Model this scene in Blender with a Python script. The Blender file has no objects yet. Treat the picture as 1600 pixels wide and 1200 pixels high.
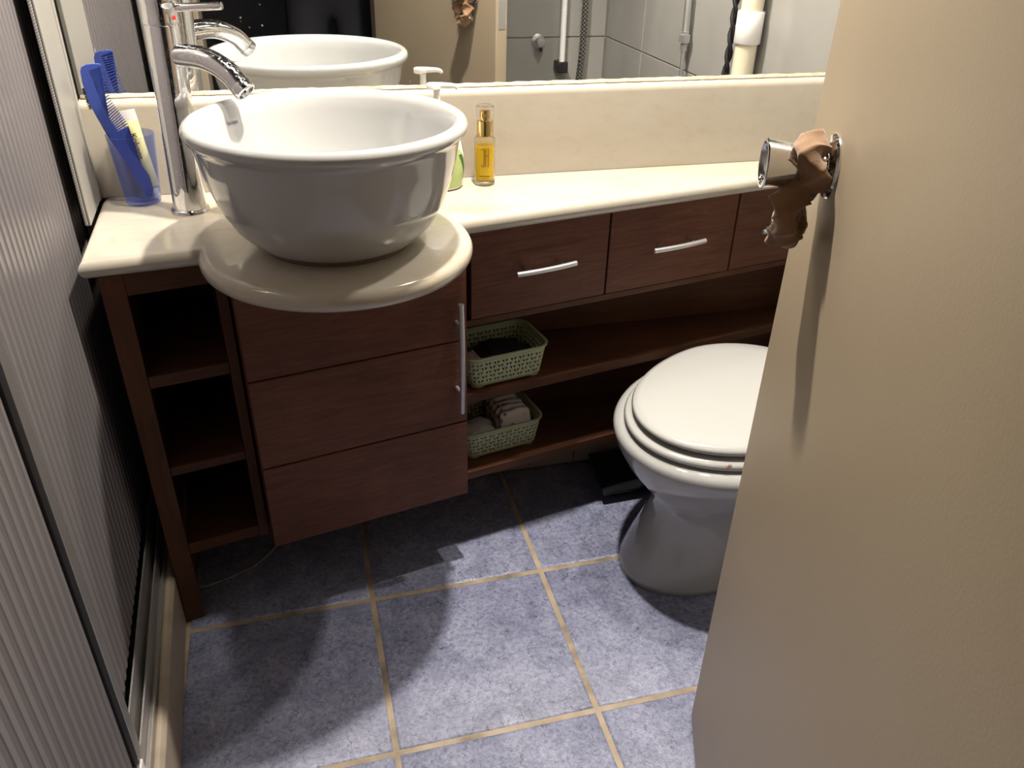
import bpy, bmesh, math, random
from mathutils import Vector, Matrix
from math import sin, cos, pi, radians, hypot, atan2
random.seed(7)
scene = bpy.context.scene
C = scene.collection

# ------------------------------------------------------------------ camera, world, lights, exposure
cam_d = bpy.data.cameras.new('camera')
cam = bpy.data.objects.new('camera', cam_d)
C.objects.link(cam)
scene.camera = cam
cam_d.sensor_width = 36.0
cam_d.lens = 1273.86 / 1600 * 36.0
cam_d.clip_start = 0.01
_r = Vector((0.9669, -0.2543, 0.0215)); _f = Vector((0.2285, 0.8250, -0.5168)); _u = Vector((0.1137, 0.5046, 0.8558))
M = Matrix(((_r.x, _u.x, -_f.x, 0.0105), (_r.y, _u.y, -_f.y, -1.4429), (_r.z, _u.z, -_f.z, 1.1694), (0, 0, 0, 1)))
cam.matrix_world = M

world = bpy.data.worlds.new('world')
scene.world = world
world.use_nodes = True
world.node_tree.nodes['Background'].inputs[0].default_value = (0.55, 0.6, 0.75, 1)
world.node_tree.nodes['Background'].inputs[1].default_value = 0.02

scene.view_settings.view_transform = 'Standard'
scene.view_settings.look = 'None'
scene.view_settings.exposure = 0.2
scene.view_settings.gamma = 1.0
scene.view_settings.use_curve_mapping = False


def lamp(name, loc, power, color, radius, cone=118, blend=0.55, aim=(0, 0, -1)):
    d = bpy.data.lights.new(name, 'SPOT')
    d.energy = power
    d.color = color
    d.shadow_soft_size = radius
    d.spot_size = radians(cone)
    d.spot_blend = blend
    o = bpy.data.objects.new(name, d)
    o.location = loc
    o.rotation_euler = Vector(aim).to_track_quat('-Z', 'Y').to_euler()
    C.objects.link(o)
    return o


lamp('vanity_lamp_and_fill', (0.34, -0.28, 1.92), 112, (1.0, 0.92, 0.80), 0.026)
lamp('vanity_lamp_and_fill', (0.76, -0.25, 1.92), 30, (1.0, 0.92, 0.80), 0.026)
lamp('vanity_lamp_and_fill', (-0.04, -0.26, 1.92), 36, (1.0, 0.92, 0.80), 0.026, 44, 1.0, (-0.2, 0.2, -1))  # added narrow fill, softens the basin's shadow on the left of the counter
lamp('hall_fill_light', (0.80, -1.80, 2.1), 3.0, (0.85, 0.9, 1.0), 0.05, 140, 0.5)  # added weak fill so the hall and figure show in the mirror

# ------------------------------------------------------------------ helpers
ANG = radians(11)
EX, EY = cos(ANG), sin(ANG)
Y0 = -0.2414


def W(s, t):
    """plan point of the slanted vanity front: s along the front, t towards the wall"""
    return (s * EX - t * EY, Y0 + s * EY + t * EX)


def xl(y, off=0.0):
    """x of the shower side at depth y (it runs 2.7 degrees off the square)"""
    return off - 0.048 * y


def wloc(o):
    v = Vector((0, 0, 0))
    while o is not None:
        v += o.location
        o = o.parent
    return v


def link(o, parent, base):
    C.objects.link(o)
    if parent is not None:
        o.parent = parent
    o.location = Vector(base) - (wloc(parent) if parent is not None else Vector((0, 0, 0)))
    return o


def obj(name, bm, mat, parent=None, smooth=False, ang=35, bevel=0.0, segs=2, base=None, recalc=True):
    if base is None:
        base = wloc(parent) if parent is not None else (0, 0, 0)
    if recalc:
        bmesh.ops.recalc_face_normals(bm, faces=bm.faces)
    bmesh.ops.translate(bm, vec=-Vector(base), verts=bm.verts)
    me = bpy.data.meshes.new(name)
    bm.to_mesh(me)
    bm.free()
    if mat is not None:
        me.materials.append(mat)
    o = bpy.data.objects.new(name, me)
    link(o, parent, base)
    if smooth:
        me.shade_smooth()
        if ang < 180:
            me.set_sharp_from_angle(angle=radians(ang))
    if bevel:
        m = o.modifiers.new('bevel', 'BEVEL')
        m.width = bevel
        m.segments = segs
        m.limit_method = 'ANGLE'
        m.angle_limit = radians(40)
        me.shade_smooth()
        if not smooth:
            w = o.modifiers.new('wn', 'WEIGHTED_NORMAL')
            w.keep_sharp = True
    return o


def tag(o, label=None, cat=None, group=None, kind=None):
    if label: o['label'] = label
    if cat: o['category'] = cat
    if group: o['group'] = group
    if kind: o['kind'] = kind
    return o


def thing(name, loc, label, cat, group=None, kind=None):
    o = bpy.data.objects.new(name, None)
    o.empty_display_size = 0.02
    C.objects.link(o)
    o.location = loc
    return tag(o, label, cat, group, kind)


def BM():
    return bmesh.new()


def prism(bm, poly, z0, z1):
    a = [bm.verts.new((p[0], p[1], z0)) for p in poly]
    b = [bm.verts.new((p[0], p[1], z1)) for p in poly]
    n = len(poly)
    bm.faces.new(a[::-1])
    bm.faces.new(b)
    for i in range(n):
        j = (i + 1) % n
        bm.faces.new((a[i], a[j], b[j], b[i]))
    return bm


def box(bm, x0, x1, y0, y1, z0, z1):
    return prism(bm, [(x0, y0), (x1, y0), (x1, y1), (x0, y1)], z0, z1)


def vbox(bm, s0, s1, t0, t1, z0, z1):
    return prism(bm, [W(s0, t0), W(s1, t0), W(s1, t1), W(s0, t1)], z0, z1)


def loft(bm, rings, cap0=True, cap1=True, closed=False):
    vs = [[bm.verts.new(p) for p in r] for r in rings]
    n = len(rings[0])
    m = len(rings)
    for k in range(m if closed else m - 1):
        a, b = vs[k], vs[(k + 1) % m]
        for i in range(n):
            j = (i + 1) % n
            bm.faces.new((a[i], a[j], b[j], b[i]))
    if not closed:
        if cap0: bm.faces.new(vs[0][::-1])
        if cap1: bm.faces.new(vs[-1])
    return bm


def frame_axes(d):
    d = Vector(d).normalized()
    up = Vector((0, 0, 1)) if abs(d.z) < 0.95 else Vector((1, 0, 0))
    u = d.cross(up).normalized()
    v = u.cross(d).normalized()
    return u, v


def lathe(bm, prof, c=(0, 0, 0), axis=(0, 0, 1), seg=40, cap0=True, cap1=True):
    """prof: list of (radius, distance along axis)"""
    ax = Vector(axis).normalized()
    if abs(ax.z) > 0.95:
        u, v = Vector((1, 0, 0)), Vector((0, 1, 0))
        v = ax.cross(u).normalized(); u = v.cross(ax)
    else:
        u, v = frame_axes(ax)
    c = Vector(c)
    rings = [[c + ax * h + u * (r * cos(2 * pi * i / seg)) + v * (r * sin(2 * pi * i / seg)) for i in range(seg)] for r, h in prof]
    return loft(bm, rings, cap0, cap1)


def spline(pts, n=8):
    """Catmull-Rom through pts"""
    P = [Vector(p) for p in pts]
    P = [P[0] * 2 - P[1]] + P + [P[-1] * 2 - P[-2]]
    out = []
    for i in range(1, len(P) - 2):
        a, b, c, d = P[i - 1:i + 3]
        for k in range(n):
            t = k / n
            out.append(0.5 * ((2 * b) + (c - a) * t + (2 * a - 5 * b + 4 * c - d) * t * t + (3 * b - a - 3 * c + d) * t ** 3))
    out.append(P[-2])
    return out


def tube(bm, pts, r, seg=12, closed=False, rf=None):
    P = [Vector(p) for p in pts]
    n = len(P)
    rings = []
    u = None
    for i, p in enumerate(P):
        if closed:
            d = P[(i + 1) % n] - P[i - 1]
        else:
            d = P[min(i + 1, n - 1)] - P[max(i - 1, 0)]
        d.normalize()
        if u is None:
            u, v = frame_axes(d)
        else:
            u = (u - d * u.dot(d)).normalized()
            v = d.cross(u).normalized() * -1
        rr = rf(i / (n - 1)) if rf else r
        rings.append([p + u * (rr * cos(2 * pi * k / seg)) + d.cross(u) * (rr * sin(2 * pi * k / seg)) for k in range(seg)])
    return loft(bm, rings, closed=closed)


def rrect(cx, cy, hx, hy, r, n=6):
    pts = []
    for qx, qy, a0 in ((1, 1, 0), (-1, 1, 90), (-1, -1, 180), (1, -1, 270)):
        for k in range(n + 1):
            a = radians(a0 + 90 * k / n)
            pts.append((cx + qx * (hx - r) + r * cos(a), cy + qy * (hy - r) + r * sin(a)))
    return pts


def puff(bm, c, ux, uy, uz, hx, hy, hz, e=0.5, nu=20, nv=12, noise=0.0, seed=0):
    """soft rounded block (superellipsoid) on the axes ux, uy, uz"""
    c = Vector(c); ux = Vector(ux); uy = Vector(uy); uz = Vector(uz)
    rnd = random.Random(seed)
    ph = [rnd.uniform(0, 6.28) for _ in range(6)]

    def sp(x, p): return math.copysign(abs(x) ** p, x)
    rings = []
    for j in range(1, nv):
        b = -pi / 2 + pi * j / nv
        ring = []
        for i in range(nu):
            a = 2 * pi * i / nu
            x = sp(cos(b), e) * sp(cos(a), e); y = sp(cos(b), e) * sp(sin(a), e); z = sp(sin(b), e)
            w = 1 + noise * (sin(5 * x + ph[0]) * sin(6 * y + ph[1]) + 0.6 * sin(9 * z + ph[2] + 4 * x) + 0.5 * sin(11 * y + ph[3] + 7 * x))
            ring.append(c + ux * (x * hx * w) + uy * (y * hy * w) + uz * (z * hz * w))
        rings.append(ring)
    return loft(bm, rings)


# ------------------------------------------------------------------ materials
def mat(name, col=(0.8, 0.8, 0.8), rough=0.5, metal=0.0, trans=0.0, ior=1.45, coat=0.0, spec=None, sheen=0.0):
    m = bpy.data.materials.new(name)
    m.use_nodes = True
    b = m.node_tree.nodes['Principled BSDF']
    b.inputs['Base Color'].default_value = (*col, 1)
    b.inputs['Roughness'].default_value = rough
    b.inputs['Metallic'].default_value = metal
    b.inputs['Transmission Weight'].default_value = trans
    b.inputs['IOR'].default_value = ior
    b.inputs['Coat Weight'].default_value = coat
    b.inputs['Sheen Weight'].default_value = sheen
    if spec is not None: b.inputs['Specular IOR Level'].default_value = spec
    return m


def N(m, t, **kw):
    n = m.node_tree.nodes.new(t)
    for k, v in kw.items():
        if hasattr(n, k): setattr(n, k, v)
        else: n.inputs[k.replace('_', ' ')].default_value = v
    return n


def L(m, a, b): m.node_tree.links.new(a, b)


def P(m): return m.node_tree.nodes['Principled BSDF']


def coord(m, scale=(1, 1, 1), kind='Object', rot=(0, 0, 0)):
    tc = N(m, 'ShaderNodeTexCoord'); mp = N(m, 'ShaderNodeMapping')
    mp.inputs['Scale'].default_value = scale
    mp.inputs['Rotation'].default_value = rot
    L(m, tc.outputs[kind], mp.inputs[0])
    return mp.outputs[0]


def geo_coord(m, scale=(1, 1, 1), rot=(0, 0, 0)):
    g = N(m, 'ShaderNodeNewGeometry'); mp = N(m, 'ShaderNodeMapping')
    mp.inputs['Scale'].default_value = scale
    mp.inputs['Rotation'].default_value = rot
    L(m, g.outputs['Position'], mp.inputs[0])
    return mp.outputs[0]


def noise(m, vec, scale, detail=4, rough=0.55, dist=0.0):
    n = N(m, 'ShaderNodeTexNoise')
    n.inputs['Scale'].default_value = scale
    n.inputs['Detail'].default_value = detail
    n.inputs['Roughness'].default_value = rough
    n.inputs['Distortion'].default_value = dist
    L(m, vec, n.inputs['Vector'])
    return n.outputs['Fac']


def ramp(m, fac, stops, interp='LINEAR'):
    r = N(m, 'ShaderNodeValToRGB')
    r.color_ramp.interpolation = interp
    e = r.color_ramp.elements
    while len(e) < len(stops): e.new(0.5)
    for k, (p, c) in enumerate(stops):
        e[k].position = p
        e[k].color = (*c, 1) if len(c) == 3 else c
    L(m, fac, r.inputs[0])
    return r.outputs[0]


def mix(m, fac, a, b, mode='MIX'):
    n = N(m, 'ShaderNodeMix', data_type='RGBA', blend_type=mode)
    for s, v in ((n.inputs[0], fac), (n.inputs[6], a), (n.inputs[7], b)):
        if hasattr(v, 'is_linked'): L(m, v, s)
        elif isinstance(v, (int, float)): s.default_value = v
        else: s.default_value = (*v, 1)
    return n.outputs[2]


def bump(m, h, strength=0.3, dist=0.002):
    b = N(m, 'ShaderNodeBump')
    b.inputs['Strength'].default_value = strength
    b.inputs['Distance'].default_value = dist
    L(m, h, b.inputs['Height'])
    L(m, b.outputs[0], P(m).inputs['Normal'])
    return b


# floor tile: blue-grey slate look, mottled with dark hairlines
m_tile = mat('slate_floor_tile', rough=0.36)
v = geo_coord(m_tile)
n1 = noise(m_tile, v, 16, 6, 0.7, 0.6)
n2 = noise(m_tile, v, 120, 8, 0.8, 0.5)
n3 = noise(m_tile, v, 300, 3, 0.6)
vo = N(m_tile, 'ShaderNodeTexVoronoi', feature='DISTANCE_TO_EDGE'); vo.inputs['Scale'].default_value = 34
wv = N(m_tile, 'ShaderNodeMix', data_type='VECTOR'); wv.inputs[0].default_value = 0.12
nz = N(m_tile, 'ShaderNodeTexNoise'); nz.inputs['Scale'].default_value = 22; nz.inputs['Detail'].default_value = 6
L(m_tile, v, nz.inputs['Vector']); L(m_tile, v, wv.inputs[4]); L(m_tile, nz.outputs['Color'], wv.inputs[5])
L(m_tile, wv.outputs[1], vo.inputs['Vector'])
base = ramp(m_tile, n1, [(0.3, (0.185, 0.198, 0.30)), (0.5, (0.27, 0.288, 0.415)), (0.7, (0.36, 0.378, 0.51))])
spk = ramp(m_tile, n2, [(0.34, (0.25, 0.26, 0.30)), (0.48, (0.92, 0.92, 0.94)), (0.68, (1.3, 1.3, 1.34))])
c1 = mix(m_tile, 1.0, base, spk, 'MULTIPLY')
crk = ramp(m_tile, vo.outputs['Distance'], [(0.0, (0.35, 0.35, 0.38)), (0.035, (1, 1, 1))])
gate = ramp(m_tile, noise(m_tile, v, 26, 3), [(0.5, (0, 0, 0)), (0.6, (1, 1, 1))])
c2 = mix(m_tile, gate, c1, mix(m_tile, 1.0, c1, crk, 'MULTIPLY'))
L(m_tile, c2, P(m_tile).inputs['Base Color'])
hsum = N(m_tile, 'ShaderNodeMath', operation='ADD'); L(m_tile, n2, hsum.inputs[0]); L(m_tile, n3, hsum.inputs[1])
_b = bump(m_tile, hsum.outputs[0], 0.5, 0.0016)
P(m_tile).inputs['Coat Weight'].default_value = 0.6
P(m_tile).inputs['Coat Roughness'].default_value = 0.09
L(m_tile, _b.outputs[0], P(m_tile).inputs['Coat Normal'])
L(m_tile, ramp(m_tile, n2, [(0.3, (0.36, 0.36, 0.36)), (0.7, (0.11, 0.11, 0.11))]), P(m_tile).inputs['Roughness'])

m_grout = mat('sandy_grout', rough=0.5)
v = geo_coord(m_grout)
L(m_grout, ramp(m_grout, noise(m_grout, v, 14, 5), [(0.3, (0.16, 0.13, 0.105)), (0.5, (0.38, 0.30, 0.21)), (0.75, (0.52, 0.42, 0.32))]), P(m_grout).inputs['Base Color'])
bump(m_grout, noise(m_grout, v, 220, 3), 0.4, 0.001)


def wood(name, dark, light, rough=0.4, along='s'):
    m = mat(name, rough=rough, spec=0.25)
    # grain runs along the slanted front
    sc = (3, 26, 60) if along == 's' else (30, 26, 3)
    v = geo_coord(m, sc, (0, 0, -ANG))
    g = noise(m, v, 1.6, 6, 0.65, 1.3)
    g2 = noise(m, geo_coord(m, (1, 1, 1)), 5, 3)
    a = ramp(m, g, [(0.25, dark), (0.55, tuple((d + l) / 2 for d, l in zip(dark, light))), (0.8, light)])
    b = mix(m, 1.0, a, ramp(m, g2, [(0.3, (0.8, 0.8, 0.8)), (0.7, (1.15, 1.12, 1.1))]), 'MULTIPLY')
    L(m, b, P(m).inputs['Base Color'])
    bump(m, g, 0.08, 0.001)
    return m


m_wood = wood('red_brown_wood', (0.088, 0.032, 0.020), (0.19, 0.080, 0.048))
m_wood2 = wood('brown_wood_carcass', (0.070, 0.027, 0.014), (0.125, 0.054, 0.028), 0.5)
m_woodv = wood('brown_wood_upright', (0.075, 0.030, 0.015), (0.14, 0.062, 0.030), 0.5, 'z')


def stone(name, a, b, stain, rough=0.2, coat=0.3):
    m = mat(name, rough=rough, coat=coat)
    v = geo_coord(m)
    n1 = noise(m, geo_coord(m, (1, 3.2, 3.2)), 3.0, 4, 0.5, 0.4)
    n2 = noise(m, geo_coord(m, (1, 1.6, 1.6)), 30, 5, 0.6, 0.2)
    c = ramp(m, n1, [(0.32, a), (0.68, b)])
    c = mix(m, ramp(m, n1, [(0.52, (0, 0, 0)), (0.78, (0.8, 0.8, 0.8))]), c, stain)
    c = mix(m, 1.0, c, ramp(m, n2, [(0.28, (0.93, 0.92, 0.90)), (0.5, (1, 1, 1))]), 'MULTIPLY')
    L(m, c, P(m).inputs['Base Color'])
    bump(m, n2, 0.02, 0.001)
    return m


m_marble = stone('cream_marble_counter', (0.50, 0.45, 0.375), (0.53, 0.495, 0.43), (0.50, 0.385, 0.23), 0.16, 0.5)
m_splash = stone('cream_marble_splash', (0.45, 0.395, 0.315), (0.48, 0.44, 0.375), (0.44, 0.36, 0.26), 0.32, 0.15)
m_curb = stone('beige_stone_curb', (0.32, 0.265, 0.21), (0.42, 0.355, 0.29), (0.29, 0.22, 0.14), 0.5, 0.0)

m_ceramic = mat('white_ceramic', (0.455, 0.455, 0.452), 0.08, coat=0.4)
m_plastic_white = mat('white_plastic', (0.80, 0.79, 0.76), 0.3)
m_lid = mat('white_seat_plastic', (0.49, 0.486, 0.478), 0.16, coat=0.3)
m_chip = mat('chipped_seat_core', (0.45, 0.22, 0.15), 0.7)
m_chrome = mat('chrome', (0.78, 0.78, 0.80), 0.07, 1.0)
v = geo_coord(m_chrome)
L(m_chrome, ramp(m_chrome, noise(m_chrome, v, 260, 4, 0.7), [(0.5, (0.05, 0.05, 0.05)), (0.72, (0.35, 0.35, 0.35))]), P(m_chrome).inputs['Roughness'])
m_steel = mat('brushed_steel', (0.60, 0.60, 0.61), 0.42, 0.9)
m_gold = mat('polished_gold', (0.83, 0.62, 0.25), 0.12, 1.0)
m_red = mat('red_enamel', (0.55, 0.03, 0.02), 0.3)
m_mirror = mat('mirror_silver', (0.86, 0.87, 0.86), 0.004, 1.0)
_v = geo_coord(m_mirror)
_vo = N(m_mirror, 'ShaderNodeTexVoronoi'); _vo.inputs['Scale'].default_value = 95
L(m_mirror, _v, _vo.inputs['Vector'])
_sp = ramp(m_mirror, _vo.outputs['Distance'], [(0.0, (1, 1, 1)), (0.10, (1, 1, 1)), (0.16, (0, 0, 0))])
_gt = ramp(m_mirror, noise(m_mirror, _v, 7, 3), [(0.52, (0, 0, 0)), (0.66, (1, 1, 1))])
_rc = N(m_mirror, 'ShaderNodeSeparateColor'); L(m_mirror, _vo.outputs['Color'], _rc.inputs[0])
_pick = ramp(m_mirror, _rc.outputs[0], [(0.66, (0, 0, 0)), (0.68, (1, 1, 1))])
_f = mix(m_mirror, 1.0, mix(m_mirror, 1.0, _sp, _gt, 'MULTIPLY'), _pick, 'MULTIPLY')
_d = N(m_mirror, 'ShaderNodeBsdfDiffuse'); _d.inputs[0].default_value = (0.75, 0.73, 0.68, 1)
_ms = N(m_mirror, 'ShaderNodeMixShader')
_fm = N(m_mirror, 'ShaderNodeMath', operation='MULTIPLY'); _fm.inputs[1].default_value = 0.55
L(m_mirror, _f, _fm.inputs[0]); L(m_mirror, _fm.outputs[0], _ms.inputs[0])
L(m_mirror, P(m_mirror).outputs[0], _ms.inputs[1]); L(m_mirror, _d.outputs[0], _ms.inputs[2])
L(m_mirror, _ms.outputs[0], m_mirror.node_tree.nodes['Material Output'].inputs[0])
m_sealant = mat('stained_sealant', (0.16, 0.12, 0.07), 0.7)
m_bead = mat('dirty_caulk', (0.5, 0.42, 0.33), 0.6)
v = geo_coord(m_bead)
L(m_bead, ramp(m_bead, noise(m_bead, v, 24, 5, 0.7), [(0.3, (0.26, 0.20, 0.14)), (0.5, (0.42, 0.35, 0.27)), (0.7, (0.48, 0.42, 0.34))]), P(m_bead).inputs['Base Color'])
bump(m_bead, noise(m_bead, v, 130, 4), 0.5, 0.003)

m_door = mat('beige_door_paint', rough=0.42)
v = geo_coord(m_door)
L(m_door, ramp(m_door, noise(m_door, v, 2.2, 4), [(0.3, (0.345, 0.275, 0.192)), (0.7, (0.37, 0.30, 0.212))]), P(m_door).inputs['Base Color'])
bump(m_door, noise(m_door, v, 320, 3, 0.6), 0.12, 0.001)
m_frame = mat('beige_frame_paint', (0.40, 0.335, 0.255), 0.45)
m_wallpaint = mat('white_wall_paint', (0.3, 0.29, 0.28), 0.7)
m_ceiling = mat('grey_ceiling_paint', (0.08, 0.08, 0.08), 0.8)
m_walltile = mat('pale_grey_wall_tile', rough=0.12)
v = geo_coord(m_walltile)
L(m_walltile, ramp(m_walltile, noise(m_walltile, v, 3, 4), [(0.3, (0.30, 0.288, 0.272)), (0.7, (0.35, 0.338, 0.32))]), P(m_walltile).inputs['Base Color'])
bump(m_walltile, noise(m_walltile, v, 9, 2), 0.06, 0.004)
m_wallgrout = mat('wall_grout', (0.34, 0.31, 0.28), 0.8)
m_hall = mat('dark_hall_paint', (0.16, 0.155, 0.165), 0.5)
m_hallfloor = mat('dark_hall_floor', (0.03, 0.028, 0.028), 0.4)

# twin-wall acrylic: strips alternate between clear cells and milky webs
def acryl(name, col):
    m = bpy.data.materials.new(name); m.use_nodes = True
    pb = P(m)
    pb.inputs['Base Color'].default_value = (*col, 1)
    pb.inputs['Roughness'].default_value = 0.25
    tr = N(m, 'ShaderNodeBsdfTranslucent'); tr.inputs[0].default_value = (*col, 1)
    mx = N(m, 'ShaderNodeMixShader'); mx.inputs[0].default_value = 0.25
    L(m, pb.outputs[0], mx.inputs[1]); L(m, tr.outputs[0], mx.inputs[2])
    L(m, mx.outputs[0], m.node_tree.nodes['Material Output'].inputs[0])
    return m


m_acryl = acryl('acrylic_web', (0.25, 0.23, 0.236))
m_acryl2 = acryl('acrylic_cell', (0.18, 0.164, 0.17))
m_alu = mat('satin_aluminium', (0.56, 0.54, 0.52), 0.35, 0.85)
m_black = mat('black_rubber_and_gap', (0.012, 0.011, 0.012), 0.5)
m_darkplastic = mat('black_plastic', (0.02, 0.02, 0.022), 0.35)

m_blue = mat('blue_plastic', (0.055, 0.095, 0.42), 0.28)
m_navy = mat('navy_plastic', (0.012, 0.018, 0.06), 0.3)
m_bluecup = mat('blue_clear_plastic', (0.16, 0.20, 0.55), 0.08)
_t = N(m_bluecup, 'ShaderNodeBsdfTransparent'); _t.inputs[0].default_value = (0.86, 0.885, 0.975, 1)
_m = N(m_bluecup, 'ShaderNodeMixShader')
_lw = N(m_bluecup, 'ShaderNodeLayerWeight'); _lw.inputs[0].default_value = 0.35
_rm = N(m_bluecup, 'ShaderNodeMapRange'); _rm.inputs[3].default_value = 0.03; _rm.inputs[4].default_value = 0.55
L(m_bluecup, _lw.outputs['Facing'], _rm.inputs[0]); L(m_bluecup, _rm.outputs[0], _m.inputs[0])
L(m_bluecup, _t.outputs[0], _m.inputs[1]); L(m_bluecup, P(m_bluecup).outputs[0], _m.inputs[2])
L(m_bluecup, _m.outputs[0], m_bluecup.node_tree.nodes['Material Output'].inputs[0])
m_clear = mat('clear_plastic', (0.96, 0.95, 0.94), 0.03, trans=1.0, ior=1.3)
m_frost = mat('frosted_glass', (0.97, 0.93, 0.80), 0.18, trans=1.0, ior=1.2)
m_oil = mat('amber_oil', (0.86, 0.60, 0.015), 0.25)
m_print = mat('dark_red_print', (0.12, 0.015, 0.015), 0.5)
m_inkblack = mat('black_print', (0.012, 0.012, 0.018), 0.5)
m_inkblue = mat('navy_print', (0.03, 0.03, 0.14), 0.5)
m_tubew = mat('tube_white', (0.80, 0.78, 0.72), 0.35)
m_tubey = mat('tube_yellow', (0.74, 0.66, 0.30), 0.4)
m_green = mat('sage_green_plastic', (0.40, 0.45, 0.27), 0.42)
m_lgreen = mat('lime_label', (0.45, 0.55, 0.22), 0.4)
m_dgreen = mat('leaf_green_label', (0.05, 0.16, 0.05), 0.4)
m_peach = mat('peach_label', (0.72, 0.42, 0.22), 0.4)
m_darkcloth = mat('black_cloth', (0.014, 0.012, 0.013), 0.9)
m_pink = mat('pale_pink_wrapper', (0.52, 0.36, 0.36), 0.4)
m_tissue = mat('white_tissue_wrapper', (0.60, 0.57, 0.60), 0.5)
m_pad = mat('printed_white_wrapper', rough=0.45)
v = coord(m_pad, (1, 1, 1))
vv = N(m_pad, 'ShaderNodeTexVoronoi'); vv.inputs['Scale'].default_value = 62
L(m_pad, v, vv.inputs['Vector'])
ringv = ramp(m_pad, vv.outputs['Distance'], [(0.0, (0.7, 0.62, 0.6)), (0.14, (0.25, 0.13, 0.12)), (0.24, (0.25, 0.13, 0.12)), (0.32, (0.70, 0.62, 0.60)), (1, (0.70, 0.62, 0.6))])
L(m_pad, ringv, P(m_pad).inputs['Base Color'])
m_fabric = mat('brown_velvet', rough=0.85, sheen=0.35)
v = coord(m_fabric)
L(m_fabric, ramp(m_fabric, noise(m_fabric, v, 30, 4), [(0.3, (0.17, 0.088, 0.040)), (0.7, (0.29, 0.165, 0.082))]), P(m_fabric).inputs['Base Color'])
bump(m_fabric, noise(m_fabric, v, 700, 3), 0.35, 0.001)
m_pvc = mat('cream_pvc', (0.74, 0.68, 0.53), 0.35)
m_pvcw = mat('white_pvc', (0.80, 0.79, 0.79), 0.3)
m_scale = mat('black_glass', (0.012, 0.012, 0.014), 0.15)
m_hose = mat('braided_steel', (0.5, 0.49, 0.47), 0.3, 0.9)
v = coord(m_hose, (1, 1, 1))
bw = N(m_hose, 'ShaderNodeTexChecker'); bw.inputs['Scale'].default_value = 160
L(m_hose, v, bw.inputs['Vector'])
L(m_hose, mix(m_hose, bw.outputs['Fac'], (0.55, 0.54, 0.52), (0.10, 0.10, 0.10)), P(m_hose).inputs['Base Color'])
m_denim = mat('dark_navy_cloth', (0.05, 0.065, 0.15), 0.85)
m_trouser = mat('black_trouser_cloth', (0.03, 0.03, 0.036), 0.85)
m_skin = mat('skin', (0.50, 0.30, 0.21), 0.5)
m_hair = mat('dark_hair', (0.02, 0.014, 0.010), 0.55)

# ------------------------------------------------------------------ room shell
XR, YB, YF = 1.08, 0.05, -1.292         # right wall, back wall, door wall
ZC = 2.3
DX0, DX1, DZ = -0.240, 0.308, 2.05      # doorway


def struct(name, bm, m, **kw):
    o = obj(name, bm, m, **kw)
    o['kind'] = 'structure'
    return o


bm = BM(); box(bm, -1.15, XR + 0.1, YF - 0.1, YB + 0.1, -0.1, -0.0025)
floor = struct('floor', bm, m_grout)
GX, GY, TS, GAP = 0.0626, -0.290, 0.3367, 0.0058


def tile_mesh(w, d, h=0.012):
    bm = BM()
    box(bm, 0, w, 0, d, -h, 0)
    bmesh.ops.bevel(bm, geom=[e for e in bm.edges if all(v.co.z > -h / 2 for v in e.verts)], offset=0.0075, segments=4, affect='EDGES', profile=0.5)
    me = bpy.data.meshes.new('tile')
    bmesh.ops.recalc_face_normals(bm, faces=bm.faces)
    bm.to_mesh(me); bm.free()
    me.materials.append(m_tile)
    me.shade_smooth()
    return me


_cache = {}
for i in range(-4, 4):
    for j in range(-4, 2):
        x0 = GX + i * TS + GAP / 2; x1 = GX + (i + 1) * TS - GAP / 2
        y0 = GY + j * TS + GAP / 2; y1 = GY + (j + 1) * TS - GAP / 2
        x0, x1 = max(x0, -1.1), min(x1, XR); y0, y1 = max(y0, YF - 0.1), min(y1, YB)
        if x1 - x0 < 0.02 or y1 - y0 < 0.02: continue
        k = (round(x1 - x0, 4), round(y1 - y0, 4))
        if k not in _cache: _cache[k] = tile_mesh(*k)
        o = bpy.data.objects.new('tile', _cache[k])
        link(o, floor, (x0, y0, random.uniform(-0.0004, 0.0004)))

bm = BM(); box(bm, -1.15, XR + 0.1, YB, YB + 0.1, 0, ZC)
wall_back = struct('wall_back', bm, m_wallpaint)
bm = BM(); box(bm, -1.2, -1.1, YF - 0.1, YB + 0.1, 0, ZC)
struct('wall_left', bm, m_walltile)
bm = BM(); box(bm, XR, XR + 0.1, YF - 0.1, YB, 0, ZC)
wall_right = struct('wall_right', bm, m_wallgrout)
bm = BM(); box(bm, -1.1, DX0, YF - 0.1, YF, 0, ZC)
wall_front = struct('wall_front', bm, m_wallgrout)
bm = BM(); box(bm, DX1, XR, YF - 0.1, YF, 0, ZC)
wall_front2 = struct('wall_front', bm, m_wallgrout)
bm = BM(); box(bm, DX0, DX1, YF - 0.1, YF, DZ, ZC)
struct('wall_front', bm, m_wallpaint)
bm = BM(); box(bm, -1.2, XR + 0.1, YF - 0.1, YB + 0.1, ZC, ZC + 0.08)
struct('ceiling', bm, m_ceiling)

# wall tiles: right wall and door wall (seen in the mirror)
TW, TH, WG = 0.315, 0.40, 0.003


def wtile(w, h, vertical):
    k = ('w', round(w, 3), round(h, 3), vertical)
    if k not in _cache:
        bm = BM()
        if vertical == 'x': box(bm, -0.006, 0, 0, w, 0, h)
        else: box(bm, 0, w, 0, 0.006, 0, h)
        bmesh.ops.bevel(bm, geom=bm.edges[:], offset=0.0012, segments=1, affect='EDGES')
        bmesh.ops.recalc_face_normals(bm, faces=bm.faces)
        me = bpy.data.meshes.new('tile'); bm.to_mesh(me); bm.free()
        me.materials.append(m_walltile)
        _cache[k] = me
    return _cache[k]


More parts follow.
